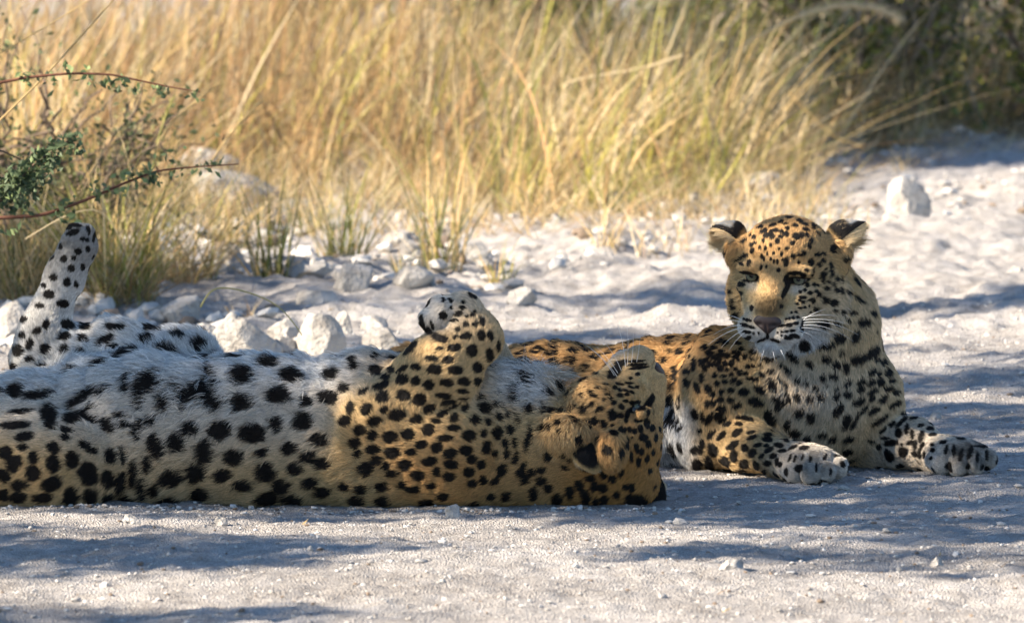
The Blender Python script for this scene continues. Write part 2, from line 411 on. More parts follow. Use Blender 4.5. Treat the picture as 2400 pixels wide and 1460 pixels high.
def edge_Y(x):
    """front edge of the grass: nearer on the left, farther on the right"""
    xs = np.array([-4, -1.15, -0.98, -0.85, -0.2, 0.1, 0.55, 0.9, 1.3, 4]); ys = np.array([16.2, 16.6, 17.6, 19.3, 19.2, 18.0, 18.8, 20.7, 21.5, 22])
    return np.interp(x, xs, ys)
def grass_field():
    rng = np.random.default_rng(21)
    V, F, C, off = [], [], [], 0
    nc = 1050
    cx = rng.uniform(-3.0, 3.2, nc * 3); e = edge_Y(cx); cy = e + (25.5 - e) * rng.uniform(0, 1, nc * 3) ** 1.4
    cx, cy = cx[:nc], cy[:nc]
    cnt = rng.integers(14, 34, nc)
    ci = np.repeat(np.arange(nc), cnt); n = len(ci)
    rad = rng.uniform(0.03, 0.12, nc)[ci]; a = rng.uniform(0, 6.28, n); q = rad * np.sqrt(rng.uniform(0, 1, n))
    x = cx[ci] + q * np.cos(a); y = cy[ci] + q * np.sin(a)
    front = sstep(-0.2, 1.1, cy - edge_Y(cx))
    hc = (0.16 + 0.36 * front) * rng.uniform(0.6, 1.25, nc)
    h = hc[ci] * rng.uniform(0.45, 1.25, n)
    az = np.where(rng.uniform(0, 1, n) < 0.55, rng.normal(0.25, 0.8, n), rng.uniform(0, 6.28, n))
    lean = np.abs(rng.normal(0.25, 0.3, n)); wild = rng.uniform(0, 1, n) < 0.36; lean[wild] = rng.uniform(0.7, 2.2, wild.sum()); h[wild] *= 0.6
    droop = np.abs(rng.normal(0.05, 0.16, n)); droop = np.minimum(droop, 0.9)
    kind = fbm(np.stack([cx * 1.6, cy * 0.8, cx * 0], -1), 2, 5)
    left = sstep(0.15, -0.45, cx + 0.12 * rng.normal(size=nc))
    tabA = [(5, RUST), (4, STRAW), (1.4, PALE), (1.0, OLIVE)]; tabB = [(0.8, RUST), (4.5, STRAW), (4, PALE), (1.4, OLIVE), (0.5, GREEN)]
    colA = pick(rng, n, tabA); colB = pick(rng, n, tabB); useA = rng.uniform(0, 1, n) < left[ci]
    col = np.where(useA[:, None], colA, colB)
    gr = ((kind > 0.32) & (left < 0.6))[ci] & (rng.uniform(0, 1, n) < 0.75); col[gr] = pick(rng, gr.sum(), [(2, GREEN), (2, OLIVE), (2, YELG)])
    dk = rng.uniform(0, 1, n) < 0.14; col[dk] = np.array([0.10, 0.07, 0.045])
    wd = rng.uniform(0.0018, 0.0062, n) * (1 + 0.5 * (rng.uniform(0, 1, n) < 0.12))
    v, f, c = blades(on_ground(x, y), h, az, lean, droop, wd, col, 5, rng, col * 0.92)
    V.append(v); F.append(f); C.append(c); off += len(v)
    # broad bent leaves
    m = 650; bx = rng.uniform(-1.9, 1.5, m); by = edge_Y(bx) + 0.2 + 4 * rng.uniform(0, 1, m) ** 1.3
    v, f, c = blades(on_ground(bx, by), rng.uniform(0.25, 0.62, m), rng.normal(0.2, 1.2, m), np.abs(rng.normal(0.25, 0.3, m)), rng.uniform(0.0, 0.5, m), rng.uniform(0.005, 0.010, m), pick(rng, m, [(4, PALE), (3, STRAW), (2, YELG), (1, GREEN), (1.5, RUST)]), 7, rng)
    V.append(v); F.append(f + off); C.append(c); off += len(v)
    # short sparse straw on the stony ground in front
    m = 6500; tcx = rng.uniform(-1.6, 0.75, 330); tcy = 17.0 + 3.2 * rng.uniform(0, 1, 330) ** 0.6; k_ = rng.integers(0, 330, m)
    b = on_ground(tcx[k_] + rng.normal(0, 0.035, m), tcy[k_] + rng.normal(0, 0.05, m))
    v, f, c = blades(b, rng.uniform(0.03, 0.17, m), rng.uniform(0, 6.28, m), np.abs(rng.normal(0.5, 0.4, m)), np.abs(rng.normal(0.2, 0.2, m)), rng.uniform(0.0015, 0.004, m), pick(rng, m, [(4, PALE), (4, STRAW), (1, OLIVE), (1, RUST)]), 4, rng)
    V.append(v); F.append(f + off); C.append(c); off += len(v)
    # fallen litter
    m = 9000; lx = rng.uniform(-2.6, 2.8, m); ly = edge_Y(lx) - 0.9 + 6 * rng.uniform(0, 1, m) ** 1.6
    b = on_ground(lx, ly); b[:, 2] += rng.uniform(0.002, 0.22, m) * rng.uniform(0, 1, m) * sstep(0, 1.5, ly - edge_Y(lx))
    v, f, c = blades(b, rng.uniform(0.03, 0.10, m), rng.uniform(0, 6.28, m), rng.uniform(1.5, 4.0, m), np.zeros(m), rng.uniform(0.0015, 0.004, m), pick(rng, m, [(3, PALE), (3, STRAW), (2, RUST)]), 3, rng)
    V.append(v); F.append(f + off); C.append(c); off += len(v)
    o = mesh_obj("dry_grass", np.concatenate(V), np.concatenate(F), M_BLADE, col=np.concatenate(C))
    tag(o, "tall dry straw grass filling the background verge", "grass", kind="stuff")
grass_field()

def tuft(name, label, cat, u, v, px_h, px_w, n, table, seed, lean=0.3, droop=0.25, wid=0.0028, az=None, spread=None, group="plants along the road edge", stalks=0):
    """one clump rooted at pixel (u,v), px_h tall and about px_w wide"""
    rng = np.random.default_rng(seed)
    Y = float(gY(v)); s = Y / FPX; x0 = (u - CX) * s
    h = px_h * s * rng.uniform(0.4, 1.05, n)
    rad = (px_w * s * 0.26 if spread is None else spread); a = rng.uniform(0, 6.28, n); q = rad * np.sqrt(rng.uniform(0, 1, n))
    b = on_ground(x0 + q * np.cos(a), Y + q * np.sin(a))
    aa = a + rng.normal(0, 1.3, n) if az is None else rng.normal(az, 0.55, n)
    ln = np.abs(rng.normal(lean, lean * 0.6, n)); dr = np.minimum(np.abs(rng.normal(droop, droop * 0.8, n)), 0.9)
    col = pick(rng, n, table)
    dead = rng.uniform(0, 1, n) < 0.28; h[dead] *= rng.uniform(0.25, 0.6, dead.sum()); ln[dead] = rng.uniform(0.5, 2.2, dead.sum()); col[dead] = pick(rng, dead.sum(), [(3, PALE), (3, STRAW), (2, RUST)])
    V, F, C = blades(b, h, aa, ln, dr, rng.uniform(0.5, 1.4, n) * wid, col, 6, rng, col * np.array([1.12, 1.05, 0.95]))
    o = mesh_obj(name, V, F, M_BLADE, col=C); 
    o["label"] = label; o["category"] = cat; o["group"] = group
    return o
GT = [(3, OLIVE), (3, GREEN), (3, STRAW), (2, PALE)]
DT = [(3, DARKG), (2, np.array([0.16, 0.15, 0.08])), (1, GREEN), (1, OLIVE)]
ST = [(4, STRAW), (4, PALE), (1, OLIVE), (1, RUST)]
tuft("grass_tuft", "yellow-green grass tuft right beside the raised hind foot", "grass tuft", 275, 742, 470, 330, 330, GT, 41, 0.36, 0.3, 0.0040)
tuft("grass_tuft", "straggly dry tuft behind the raised hind foot at the left edge", "grass tuft", 60, 738, 470, 260, 300, [(3, STRAW), (2, PALE), (2, OLIVE), (1.5, DARKG)], 42, 0.45, 0.4, 0.003)
tuft("grass_tuft", "straw tuft with drooping ends between hind foot and dark-stemmed plant", "grass tuft", 430, 705, 380, 280, 200, [(3, STRAW), (2, OLIVE), (2, PALE)], 43, 0.5, 0.5, 0.003)
tuft("stem_plant", "dark-stemmed upright plant above the rolling leopard's belly", "plant", 632, 694, 330, 170, 80, DT, 44, 0.18, 0.06, 0.0042)
tuft("grass_tuft", "bushy green tuft growing by the bright rounded rock", "grass tuft", 800, 652, 320, 190, 110, [(4, GREEN), (2, DARKG), (2, OLIVE), (1, PALE)], 45, 0.3, 0.15, 0.0034)
tuft("grass_tuft", "forked greenish sprig above the curled forepaw", "grass tuft", 1035, 662, 400, 190, 80, [(2, GREEN), (2, DARKG), (3, OLIVE), (2, STRAW)], 46, 0.28, 0.1, 0.0032)
tuft("grass_tuft", "short stubby tuft left of the forked sprig", "grass tuft", 943, 682, 84, 80, 40, [(2, GREEN), (2, STRAW), (2, DARKG)], 47, 0.3, 0.1, 0.003)
tuft("grass_tuft", "small dull tuft right of the curled forepaw", "grass tuft", 1172, 690, 120, 110, 40, [(2, OLIVE), (2, DARKG), (2, STRAW)], 48, 0.4, 0.2, 0.003)
tuft("grass_tuft", "pale short tuft midway between paw and sitting leopard", "grass tuft", 1420, 620, 130, 130, 46, ST, 49, 0.4, 0.2, 0.003)
tuft("grass_tuft", "tall straw clump leaning right behind the leopards", "grass tuft", 1260, 520, 470, 300, 120, ST, 50, 0.3, 0.2, 0.004, az=0.4)
tuft("grass_tuft", "broad bright straw clump left of the dark bush", "grass tuft", 1560, 460, 520, 420, 190, [(4, PALE), (4, STRAW), (2, OLIVE), (1, GREEN)], 51, 0.35, 0.25, 0.0045)
tuft("grass_tuft", "green-gold tuft at the bush's lower left corner", "grass tuft", 1690, 372, 260, 200, 120, [(2, GREEN), (3, OLIVE), (3, STRAW)], 52, 0.35, 0.2, 0.0042)
tuft("grass_tuft", "rusty dry tuft at the foot of the bush", "grass tuft", 1800, 345, 200, 200, 90, [(3, RUST), (2, STRAW), (1, OLIVE)], 53, 0.5, 0.3, 0.0042)
tuft("grass_tuft", "yellow-green clump standing in the centre of the dry grass", "grass tuft", 880, 330, 300, 130, 60, [(3, np.array([0.45, 0.42, 0.08])), (2, OLIVE)], 54, 0.2, 0.1, 0.0055)
tuft("grass_tuft", "bright yellow-green clump in the upper left corner", "grass tuft", 40, 420, 420, 200, 70, [(3, np.array([0.45, 0.42, 0.10])), (2, OLIVE), (2, STRAW)], 55, 0.25, 0.15, 0.005)
tuft("grass_tuft", "sparse brown stems at the right edge of the verge", "grass tuft", 2335, 345, 200, 130, 26, [(3, RUST), (2, STRAW)], 56, 0.25, 0.1, 0.004)
tuft("grass_tuft", "single thin tuft on the stony ground right of the head", "grass tuft", 2112, 442, 90, 40, 10, [(2, OLIVE), (2, STRAW)], 57, 0.2, 0.1, 0.0035)
tuft("grass_tuft", "dark green weedy tuft low at the left edge", "grass tuft", 10, 700, 320, 260, 200, [(4, DARKG), (2, GREEN), (2, STRAW)], 70, 0.6, 0.3, 0.0045)
tuft("grass_tuft", "tangled olive tuft under the lower thorn twig", "grass tuft", 180, 650, 420, 300, 240, [(3, DARKG), (3, OLIVE), (3, STRAW)], 71, 0.5, 0.4, 0.0035)
tuft("grass_tuft", "pale tuft in front of the flat white boulder", "grass tuft", 545, 600, 170, 170, 90, [(3, OLIVE), (3, STRAW), (2, PALE)], 72, 0.35, 0.2, 0.003)
tuft("grass_tuft", "thin greenish tuft right of the flat white boulder", "grass tuft", 720, 560, 170, 120, 60, [(3, GREEN), (2, OLIVE), (2, PALE)], 73, 0.3, 0.1, 0.003)
tuft("dry_sprig", "small dry forked sprig above the jagged white rock", "sprig", 572, 766, 90, 120, 16, [(2, PALE), (2, STRAW), (1, RUST)], 58, 0.5, 0.15, 0.0022)

def stalk(name, label, cat, pts, Y, r0, r1, col, plume=None, seed=0, group="loose grass stalks"):
    """one long stalk through photo points at distance Y, optional feathery plume over its last part"""
    rng = np.random.default_rng(seed)
    p = np.array(pts, float); tt = np.linspace(0, 1, len(p)); q = np.linspace(0, 1, 28)
    u = np.interp(q, tt, p[:, 0]); v = np.interp(q, tt, p[:, 1])
    ker = np.ones(5) / 5; 
    for _ in range(2):
        u[2:-2] = np.convolve(u, ker, 'valid'); v[2:-2] = np.convolve(v, ker, 'valid')
    W = P(u, v, np.full(28, Y) + np.linspace(0, 0.06, 28))
    V, F = tube(W, np.linspace(r0, r1, 28)); C = np.tile(col, (len(V), 1)) * rng.uniform(0.85, 1.1, (len(V), 1))
    if plume:
        i0 = int(28 * plume[0]); n = plume[1]; ii = rng.integers(i0, 27, n); d = norm(W[np.minimum(ii + 1, 27)] - W[ii])
        e = norm(d + rng.normal(size=(n, 3)) * 0.28); L = plume[2] * rng.uniform(0.5, 1.1, n); side = norm(np.cross(e, rng.normal(size=(n, 3)))) * 0.0008
        b = W[ii]; t = b + e * L[:, None]; vv = np.stack([b - side, b + side, t + side * 0.3, t - side * 0.3], 1).reshape(-1, 3)
        F = np.concatenate([F, (np.arange(n) * 4)[:, None] + np.arange(4)[None] + len(V)]); V = np.concatenate([V, vv]); C = np.concatenate([C, np.tile(col * 1.1, (len(vv), 1))])
    o = mesh_obj(name, V, F, M_BLADE, col=np.clip(C, 0, 1)); tag(o, label, cat, group); return o
def tube(W, rad, k=6):
    n = len(W); d = np.gradient(W, axis=0); d = norm(d); up = np.tile([0.13, 0.9, 0.4], (n, 1)); a = norm(np.cross(d, up)); b = np.cross(d, a)
    th = np.arange(k) * 2 * np.pi / k
    V = W[:, None] + (a[:, None] * np.cos(th)[None, :, None] + b[:, None] * np.sin(th)[None, :, None]) * np.asarray(rad)[:, None, None]
    i = np.arange(n * k).reshape(n, k); j = np.roll(i, -1, 1)
    return V.reshape(-1, 3), np.stack([i[:-1], j[:-1], j[1:], i[1:]], -1).reshape(-1, 4)
stalk("grass_stalk", "long straw stalk slanting across the upper left corner", "stalk", [(-120, 400), (0, 282), (120, 165), (270, -5), (330, -70)], 14.2, 0.0022, 0.0012, STRAW * 1.05)
stalk("grass_stalk", "thin stalk above the long one in the upper left corner", "stalk", [(-80, 175), (0, 125), (100, 68), (215, -2), (260, -40)], 14.8, 0.0016, 0.001, STRAW)
stalk("grass_stalk", "arching green-gold blade bending down above the leopard's belly", "stalk", [(470, 720), (490, 680), (520, 671), (575, 682), (630, 702), (670, 730), (708, 785)], 13.9, 0.0018, 0.0011, np.array([0.52, 0.46, 0.20]))
stalk("grass_stalk", "thin arched stalk curling over the raised hind foot", "stalk", [(60, 560), (150, 505), (215, 488), (250, 505), (275, 545)], 14.6, 0.0012, 0.0008, PALE)
stalk("grass_stalk", "straw ear leaning right above the pale boulder", "stalk", [(498, 375), (530, 325), (570, 280), (615, 235)], 15.6, 0.0018, 0.002, STRAW, (0.3, 70, 0.03), 3)
stalk("grass_stalk", "curved seed stalk rising left of the pale boulder", "stalk", [(350, 400), (368, 340), (395, 295), (440, 252), (520, 190)], 15.8, 0.0018, 0.0018, STRAW, (0.45, 70, 0.03), 4)
stalk("grass_stalk", "straight seed stalk beside the curved one near the boulder", "stalk", [(356, 400), (372, 320), (392, 260), (406, 230)], 15.9, 0.0016, 0.0016, OLIVE * 1.2, (0.5, 40, 0.025), 5)
stalk("seed_plume", "big pale seed plume arching across the top of the dark bush", "seed plume", [(1600, 250), (1700, 130), (1800, 70), (1900, 25), (1980, 12), (2050, 18), (2100, 40)], 20.2, 0.003, 0.006, PALE * 0.95, (0.45, 420, 0.05), 6)
stalk("grass_stalk", "thick broken straw hanging over the bush's shade", "stalk", [(1755, 130), (1790, 165), (1822, 202)], 20.0, 0.006, 0.005, STRAW, None, 7)
stalk("grass_stalk", "long broken straw slanting down to the foot of the bush", "stalk", [(1850, 215), (1900, 270), (1960, 325), (2020, 345)], 20.0, 0.006, 0.004, STRAW, None, 8)
stalk("grass_stalk", "bent pale straw crossing the dry grass at centre right", "stalk", [(1600, 130), (1500, 165), (1275, 195), (1440, 290), (1600, 360)], 19.0, 0.003, 0.0026, PALE, None, 9)

def leafset(cen, size, rng, col, nrm=None, elong=1.9):
    """pointed oval leaves (a folded rhomb each) at cen (n,3)"""
    n = len(cen); d = norm(rng.normal(size=(n, 3))) if nrm is None else nrm; e = norm(np.cross(d, rng.normal(size=(n, 3)))); f = np.cross(d, e)
    s = (size * rng.uniform(0.65, 1.3, n))[:, None]
    V = np.stack([cen - e * s * elong * 0.5, cen + f * s * 0.5 + d * s * 0.12, cen + e * s * elong * 0.5, cen - f * s * 0.5 + d * s * 0.12], 1).reshape(-1, 3)
    F = (np.arange(n) * 4)[:, None] + np.arange(4)[None]
    return V, F, np.repeat(col, 4, 0)
def path_obj(name, W, r0, r1, col, parent):
    V, F = tube(W, np.linspace(r0, r1, len(W))); o = mesh_obj(name, V, F, M_BARK, col=np.tile(col, (len(V), 1))); adopt(o, parent); return o
def spath(pts, n=40):
    p = np.array(pts, float); t = np.linspace(0, 1, len(p)); q = np.linspace(0, 1, n); r_ = np.stack([np.interp(q, t, p[:, i]) for i in range(p.shape[1])], 1)
    for _ in range(3): r_[1:-1] = (r_[:-2] + r_[1:-1] * 2 + r_[2:]) / 4
    return r_
def debris():
    rng = np.random.default_rng(77); m = 150
    x = rng.uniform(-1.1, 1.2, m); y = 10.3 + 6 * rng.uniform(0, 1, m); b = on_ground(x, y); b[:, 2] += 0.006
    V, F, C = blades(b, rng.uniform(0.002, 0.006, m), rng.uniform(0, 6.28, m), rng.uniform(3, 9, m), np.zeros(m), rng.uniform(0.002, 0.006, m), pick(rng, m, [(3, np.array([0.12, 0.09, 0.07])), (2, RUST), (2, STRAW)]), 3, rng)
    o = mesh_obj("road_litter", V, F, M_BLADE, col=C); tag(o, "scattered dark leaf bits and straw on the white road", "litter", kind="stuff")
debris()
# thorn shrub rooted just left of the frame, three twigs reaching into it
def thorn_shrub():
    rng = np.random.default_rng(5)
    Yb = 14.0; base = P(-330, 900, Yb); base[2] = gz1(base[0], Yb)
    root = empty("thorn_shrub", base); tag(root, "thorny shrub reaching in from the left edge with small-leaved reddish twigs", "shrub")
    RED = np.array([0.16, 0.075, 0.05]); BRN = np.array([0.12, 0.085, 0.06])
    stem = np.concatenate([[base], [base + np.array([-0.02, 0, 0.18])], [P(-260, 560, Yb)]]); path_obj("stem", spath(stem), 0.016, 0.009, BRN, root)
    for (pts, Y, r0, lf, n, dark, bunch) in [
        ([(-260, 560), (-160, 260), (-60, 210), (0, 194), (70, 181), (170, 172), (260, 175), (330, 190), (400, 205), (470, 216)], 14.0, 0.0042, 0.009, 18, 0.4, 9),
        ([(-260, 560), (-140, 520), (0, 511), (100, 505), (200, 470), (290, 430), (370, 400), (450, 392), (560, 385)], 13.9, 0.005, 0.009, 18, 0.35, 9),
        ([(-260, 560), (-120, 490), (-40, 455), (40, 425), (80, 385), (130, 350), (182, 318)], 13.6, 0.004, 0.0085, 46, 0.85, 12),
        ([(-260, 560), (-100, 420), (-40, 360), (0, 352), (40, 370), (78, 392)], 13.7, 0.003, 0.006, 10, 0.8, 7),
        ([(-260, 560), (-120, 540), (-20, 475), (30, 470), (70, 440), (100, 400)], 13.7, 0.003, 0.0085, 30, 0.9, 11)]:
        W = spath([P(a, b, Y + 0.05 * i / len(pts)) for i, (a, b) in enumerate(pts)], 60)
        W[0] = stem[-1]
        tw = path_obj("twig", W, r0, 0.0012, RED if dark < 0.5 else BRN, root)
        i = rng.integers(14, 60, n); c0 = W[i] + rng.normal(size=(n, 3)) * 0.009 + np.array([0, 0, -0.003]); k = bunch
        cen = (c0[:, None] + rng.normal(size=(n, k, 3)) * np.array([0.009, 0.009, 0.008])).reshape(-1, 3)
        g1 = np.array([0.085, 0.12, 0.06]); g2 = np.array([0.20, 0.26, 0.11]); t = (rng.uniform(0, 1, len(cen)) > dark)[:, None]
        V, F, C = leafset(cen, lf, rng, np.where(t, g2, g1) * rng.uniform(0.7, 1.25, (len(cen), 1)))
        lo = mesh_obj("leaves", V, F, M_LEAF, smooth=False, col=C); adopt(lo, tw); lo["kind"] = "stuff"
thorn_shrub()

def bush(name, label, cx, cy, rx, ry, rz, nst, nlf, seed, leafcols, lsize, bark, zbase=0.0, bare=0.25):
    """many-stemmed shrub: stems fan up from the root, leaves sit along side twigs"""
    rng = np.random.default_rng(seed); z0 = gz1(cx, cy)
    root = empty(name, (cx, cy, z0)); tag(root, label, "shrub")
    LC = []
    for s in range(nst):
        a = rng.uniform(0, 6.28); q = math.sqrt(rng.uniform(0.02, 1)); top = np.array([cx + rx * q * math.cos(a), cy + ry * q * math.sin(a), z0 + rz * rng.uniform(0.55, 1.05) * (1 - 0.35 * q * q)])
        b = np.array([cx + 0.12 * rx * math.cos(a), cy + 0.12 * ry * math.sin(a), z0]); mid = (b + top) / 2 + np.array([0.12 * rx * math.cos(a), 0.12 * ry * math.sin(a), 0.16 * rz]) + rng.normal(size=3) * 0.04
        W = spath([b, b * 0.6 + mid * 0.4, mid, top], 16); W[1:-1] += rng.normal(size=(14, 3)) * 0.012
        st = path_obj("stem", W, rng.uniform(0.006, 0.015), 0.003, bark * rng.uniform(0.7, 1.3), root)
        TV, TF, TC, off = [], [], [], 0
        for t in range(9):
            i = rng.integers(3, 15); d = norm(rng.normal(size=3) + np.array([0, 0, 0.25])); L = rng.uniform(0.12, 0.34)
            w = W[i] + np.linspace(0, 1, 6)[:, None] * d * L + np.array([0, 0, -0.05]) * np.linspace(0, 1, 6)[:, None] ** 2 + rng.normal(size=(6, 3)) * 0.006
            v, f = tube(w, np.linspace(0.0035, 0.0012, 6), 4); TV.append(v); TF.append(f + off); off += len(v)
            if rng.uniform() > bare:
                k = nlf // (nst * 9); LC.append(w[rng.integers(1, 6, k)] + rng.normal(size=(k, 3)) * 0.028)
        V = np.concatenate(TV); o = mesh_obj("twigs", V, np.concatenate(TF), M_BARK, col=np.tile(bark * 1.15, (len(V), 1))); adopt(o, st); o["kind"] = "stuff"
    cen = np.concatenate(LC); ci = rng.integers(0, len(leafcols), len(cen)); cl = fbm(cen * 5, 2, seed)
    V, F, C = leafset(cen, lsize, rng, np.array(leafcols)[ci] * rng.uniform(0.7, 1.3, (len(cen), 1)) * (1 + 0.3 * cl)[:, None])
    o = mesh_obj("foliage", V, F, M_LEAF, smooth=False, col=C); adopt(o, root); o["kind"] = "stuff"
    return root
LG = [np.array([0.08, 0.10, 0.035]), np.array([0.15, 0.17, 0.05]), np.array([0.30, 0.31, 0.07])]
GB = np.array([0.26, 0.22, 0.18])
bush("weedy_shrub", "low dark weedy shrub behind the raised hind foot", -1.0, 16.3, 0.30, 0.25, 0.40, 16, 3600, 66, [np.array([0.07, 0.09, 0.04]), np.array([0.13, 0.15, 0.06]), np.array([0.24, 0.22, 0.10])], 0.010, np.array([0.16, 0.12, 0.09]))
bush("thorn_bush", "dark tangled bush of grey stems in the upper right shade", 1.02, 21.5, 0.62, 0.45, 1.15, 42, 12000, 61, LG, 0.015, np.array([0.30, 0.25, 0.20]), bare=0.35)
bush("thorn_bush", "yellow-leaved bush at the far upper right corner", 1.62, 21.6, 0.50, 0.45, 1.25, 34, 7000, 62, [np.array([0.42, 0.42, 0.08]), np.array([0.16, 0.19, 0.05]), np.array([0.30, 0.31, 0.07])], 0.018, np.array([0.36, 0.25, 0.19]), bare=0.4)
bush("thorn_bush", "dark shrub showing between the grass tops at upper centre", 0.05, 24.2, 0.8, 0.4, 1.25, 18, 9000, 63, LG[:2], 0.018, GB)
bush("thorn_bush", "dark shrub behind the brown grass left of centre", -0.68, 25.2, 0.5, 0.4, 1.2, 12, 6000, 64, LG[:2] + [RUST * 0.5], 0.018, GB)
bush("thorn_bush", "olive shrub behind the straw clump at upper right centre", 0.78, 24.0, 0.6, 0.4, 1.3, 16, 9000, 65, LG, 0.018, GB)

bush("sky_blocker", "unseen leafy screen added left of the viewer to block low sky light", -3.0, 4.5, 1.4, 3.0, 3.4, 14, 6000, 81, LG[:2], 0.11, GB)  # three leafy masses added out of view to cut low sky and darken flanks
bush("sky_blocker", "unseen leafy screen added right of the viewer to block low sky light", 3.2, 4.5, 1.5, 3.0, 3.4, 14, 6000, 82, LG[:2], 0.11, GB)
bush("sky_blocker", "unseen leafy screen added behind the viewer to block low sky light", 0.0, -4.0, 4.0, 1.2, 4.2, 18, 8000, 83, LG[:2], 0.13, GB)
# the acacias standing left of the frame whose crowns cast the dappled shade
LIT = []   # (point, radius): gaps in the crown let the sun through to these places
for (u, v, w, rp) in [(1795, 560, 745, 66), (1800, 690, 690, 36), (1715, 550, 850, 34), (1862, 690, 720, 26), (1900, 545, 770, 34),
                      (1640, 870, 985, 62), (1560, 850, 1060, 56), (1300, 838, 1160, 50), (1430, 830, 1110, 40), (1645, 985, 930, 30), (1760, 1020, 780, 24), (2190, 1045, 830, 22),
                      (1100, 850, 10, 52), (1085, 745, 30, 36), (990, 965, -10, 30), (905, 1000, -10, 26), (925, 1085, -10, 36), (1345, 1000, 70, 40), (1425, 1058, 20, 34), (1395, 930, 70, 38), (1480, 840, 130, 24),
                      (115, 760, 300, 40), (255, 955, 70, 22), (330, 840, 300, 26)]:
    LIT.append((PW((u, v, w)), rp / SCL))
for (u, v, ru) in [(640, 800, 150), (770, 790, 90), (900, 800, 80), (830, 690, 60), (1600, 1120, 60), (2050, 1125, 40), (1150, 830, 60)]:
    LIT.append((gP(u, v) + np.array([0, 0, 0.03]), ru / 1350.0))
def acacia(name, label, trunk, zone, cover, zlo, zhi, n, seed, lsize=0.034):
    rng = np.random.default_rng(seed)
    tx, ty = trunk; tz = gz1(tx, ty); root = empty(name, (tx, ty, tz)); tag(root, label, "tree")
    gx_ = rng.uniform(zone[0], zone[1], n); gy_ = rng.uniform(zone[2], zone[3], n)
    nzv = fbm(np.stack([gx_ * 1.3 + seed, gy_ * 3.4, gx_ * 0], -1), 3, seed) * 1.0 + 0.5
    keep = nzv < cover(gx_, gy_); gx_, gy_ = gx_[keep], gy_[keep]
    z = rng.uniform(zlo, zhi, len(gx_)); c0 = np.stack([gx_, gy_, np.zeros(len(gx_))], -1) + SUN[None] / SUN[2] * z[:, None]
    k = 9; cen = (c0[:, None] + rng.normal(size=(len(c0), k, 3)) * 0.045).reshape(-1, 3)
    ok = np.ones(len(cen), bool)
    for (t, rr) in LIT:
        d = cen - t; al = d @ SUN; ok &= ~((np.linalg.norm(d - al[:, None] * SUN, axis=1) < rr) & (al > 0))
    cen = cen[ok]
    V, F, C = leafset(cen, lsize, rng, np.array([0.07, 0.10, 0.035]) * rng.uniform(0.7, 1.4, (len(cen), 1)))
    cr = mesh_obj("crown", V, F, M_LEAF, smooth=False, col=C); adopt(cr, root); cr["kind"] = "stuff"
    bark = np.array([0.11, 0.085, 0.065]); top = np.array([tx, ty, tz + 1.7])
    path_obj("trunk", spath([(tx, ty, tz), (tx + 0.06, ty, tz + 0.8), top], 16), 0.16, 0.10, bark, root)
    ok_ = np.flatnonzero((gy_ > 12.1) & (gy_ < 13.2)); pick_ = rng.choice(ok_, min(14, len(ok_)), replace=False) if len(ok_) > 14 else rng.choice(len(c0), 12, replace=False)
    for i in pick_:
        e = c0[i]; m = (top + e) / 2 + np.array([0, 0, 0.25]); W = spath([top, top * 0.6 + m * 0.4 + [0, 0, 0.1], m, e], 18); W[1:-1] += rng.normal(size=(16, 3)) * 0.02
        bad = False
        for (t, rr) in LIT:
            d = W - t; al = d @ SUN
            if (np.linalg.norm(d - al[:, None] * SUN, axis=1) < rr * 0.7).any(): bad = True
        if not bad: path_obj("limb", W, 0.03, 0.006, bark, root)
def coverA(x, y):
    yb = 11.0 + 0.10 * np.sin(x * 3.1) + 0.12 * np.sin(x * 1.2 + 1)
    on = sstep(yb, yb + 0.2, y)
    c = (0.57 + 0.24 * sstep(12.0, 11.8, y)) * on * sstep(14.9, 14.5, y)
    c = np.maximum(c, 0.92 * sstep(11.85, 12.02, y) * sstep(13.3, 13.1, y))
    c = np.maximum(c, 0.50 * sstep(14.5, 14.9, y) * sstep(16.3, 15.9, y))
    c = np.maximum(c, 0.84 * sstep(11.12, 11.3, y + 0.06 * np.sin(x * 3)) * sstep(12.1, 11.95, y))
    c = np.maximum(c, 0.85 * np.exp(-((y - 11.52 - 0.07 * np.sin(x * 4)) / 0.17) ** 2) * sstep(-0.15, 0.35, x))
    c = np.maximum(c, 0.62 * np.exp(-((y - 11.12 - 0.05 * np.sin(x * 5 + 1)) / 0.07) ** 2))
    c = np.where((x < 0.0) & (y > 13.6), c * 0.72, c)
    c = np.maximum(c, 0.75 * np.exp(-((y - 10.42) / 0.10) ** 2) * sstep(0.3, -0.3, x))
    return c
acacia("acacia_tree", "spreading acacia left of the frame shading both leopards", (-4.6, 10.9), (-1.6, 1.7, 10.2, 16.6), coverA, 1.9, 3.3, 5600, 71)
acacia("acacia_tree", "second acacia left of the frame shading the dark bush", (-5.4, 20.6), (0.62, 2.6, 20.2, 24.5), lambda x, y: np.full(len(x), 0.50), 3.0, 4.6, 2600, 72, 0.045)
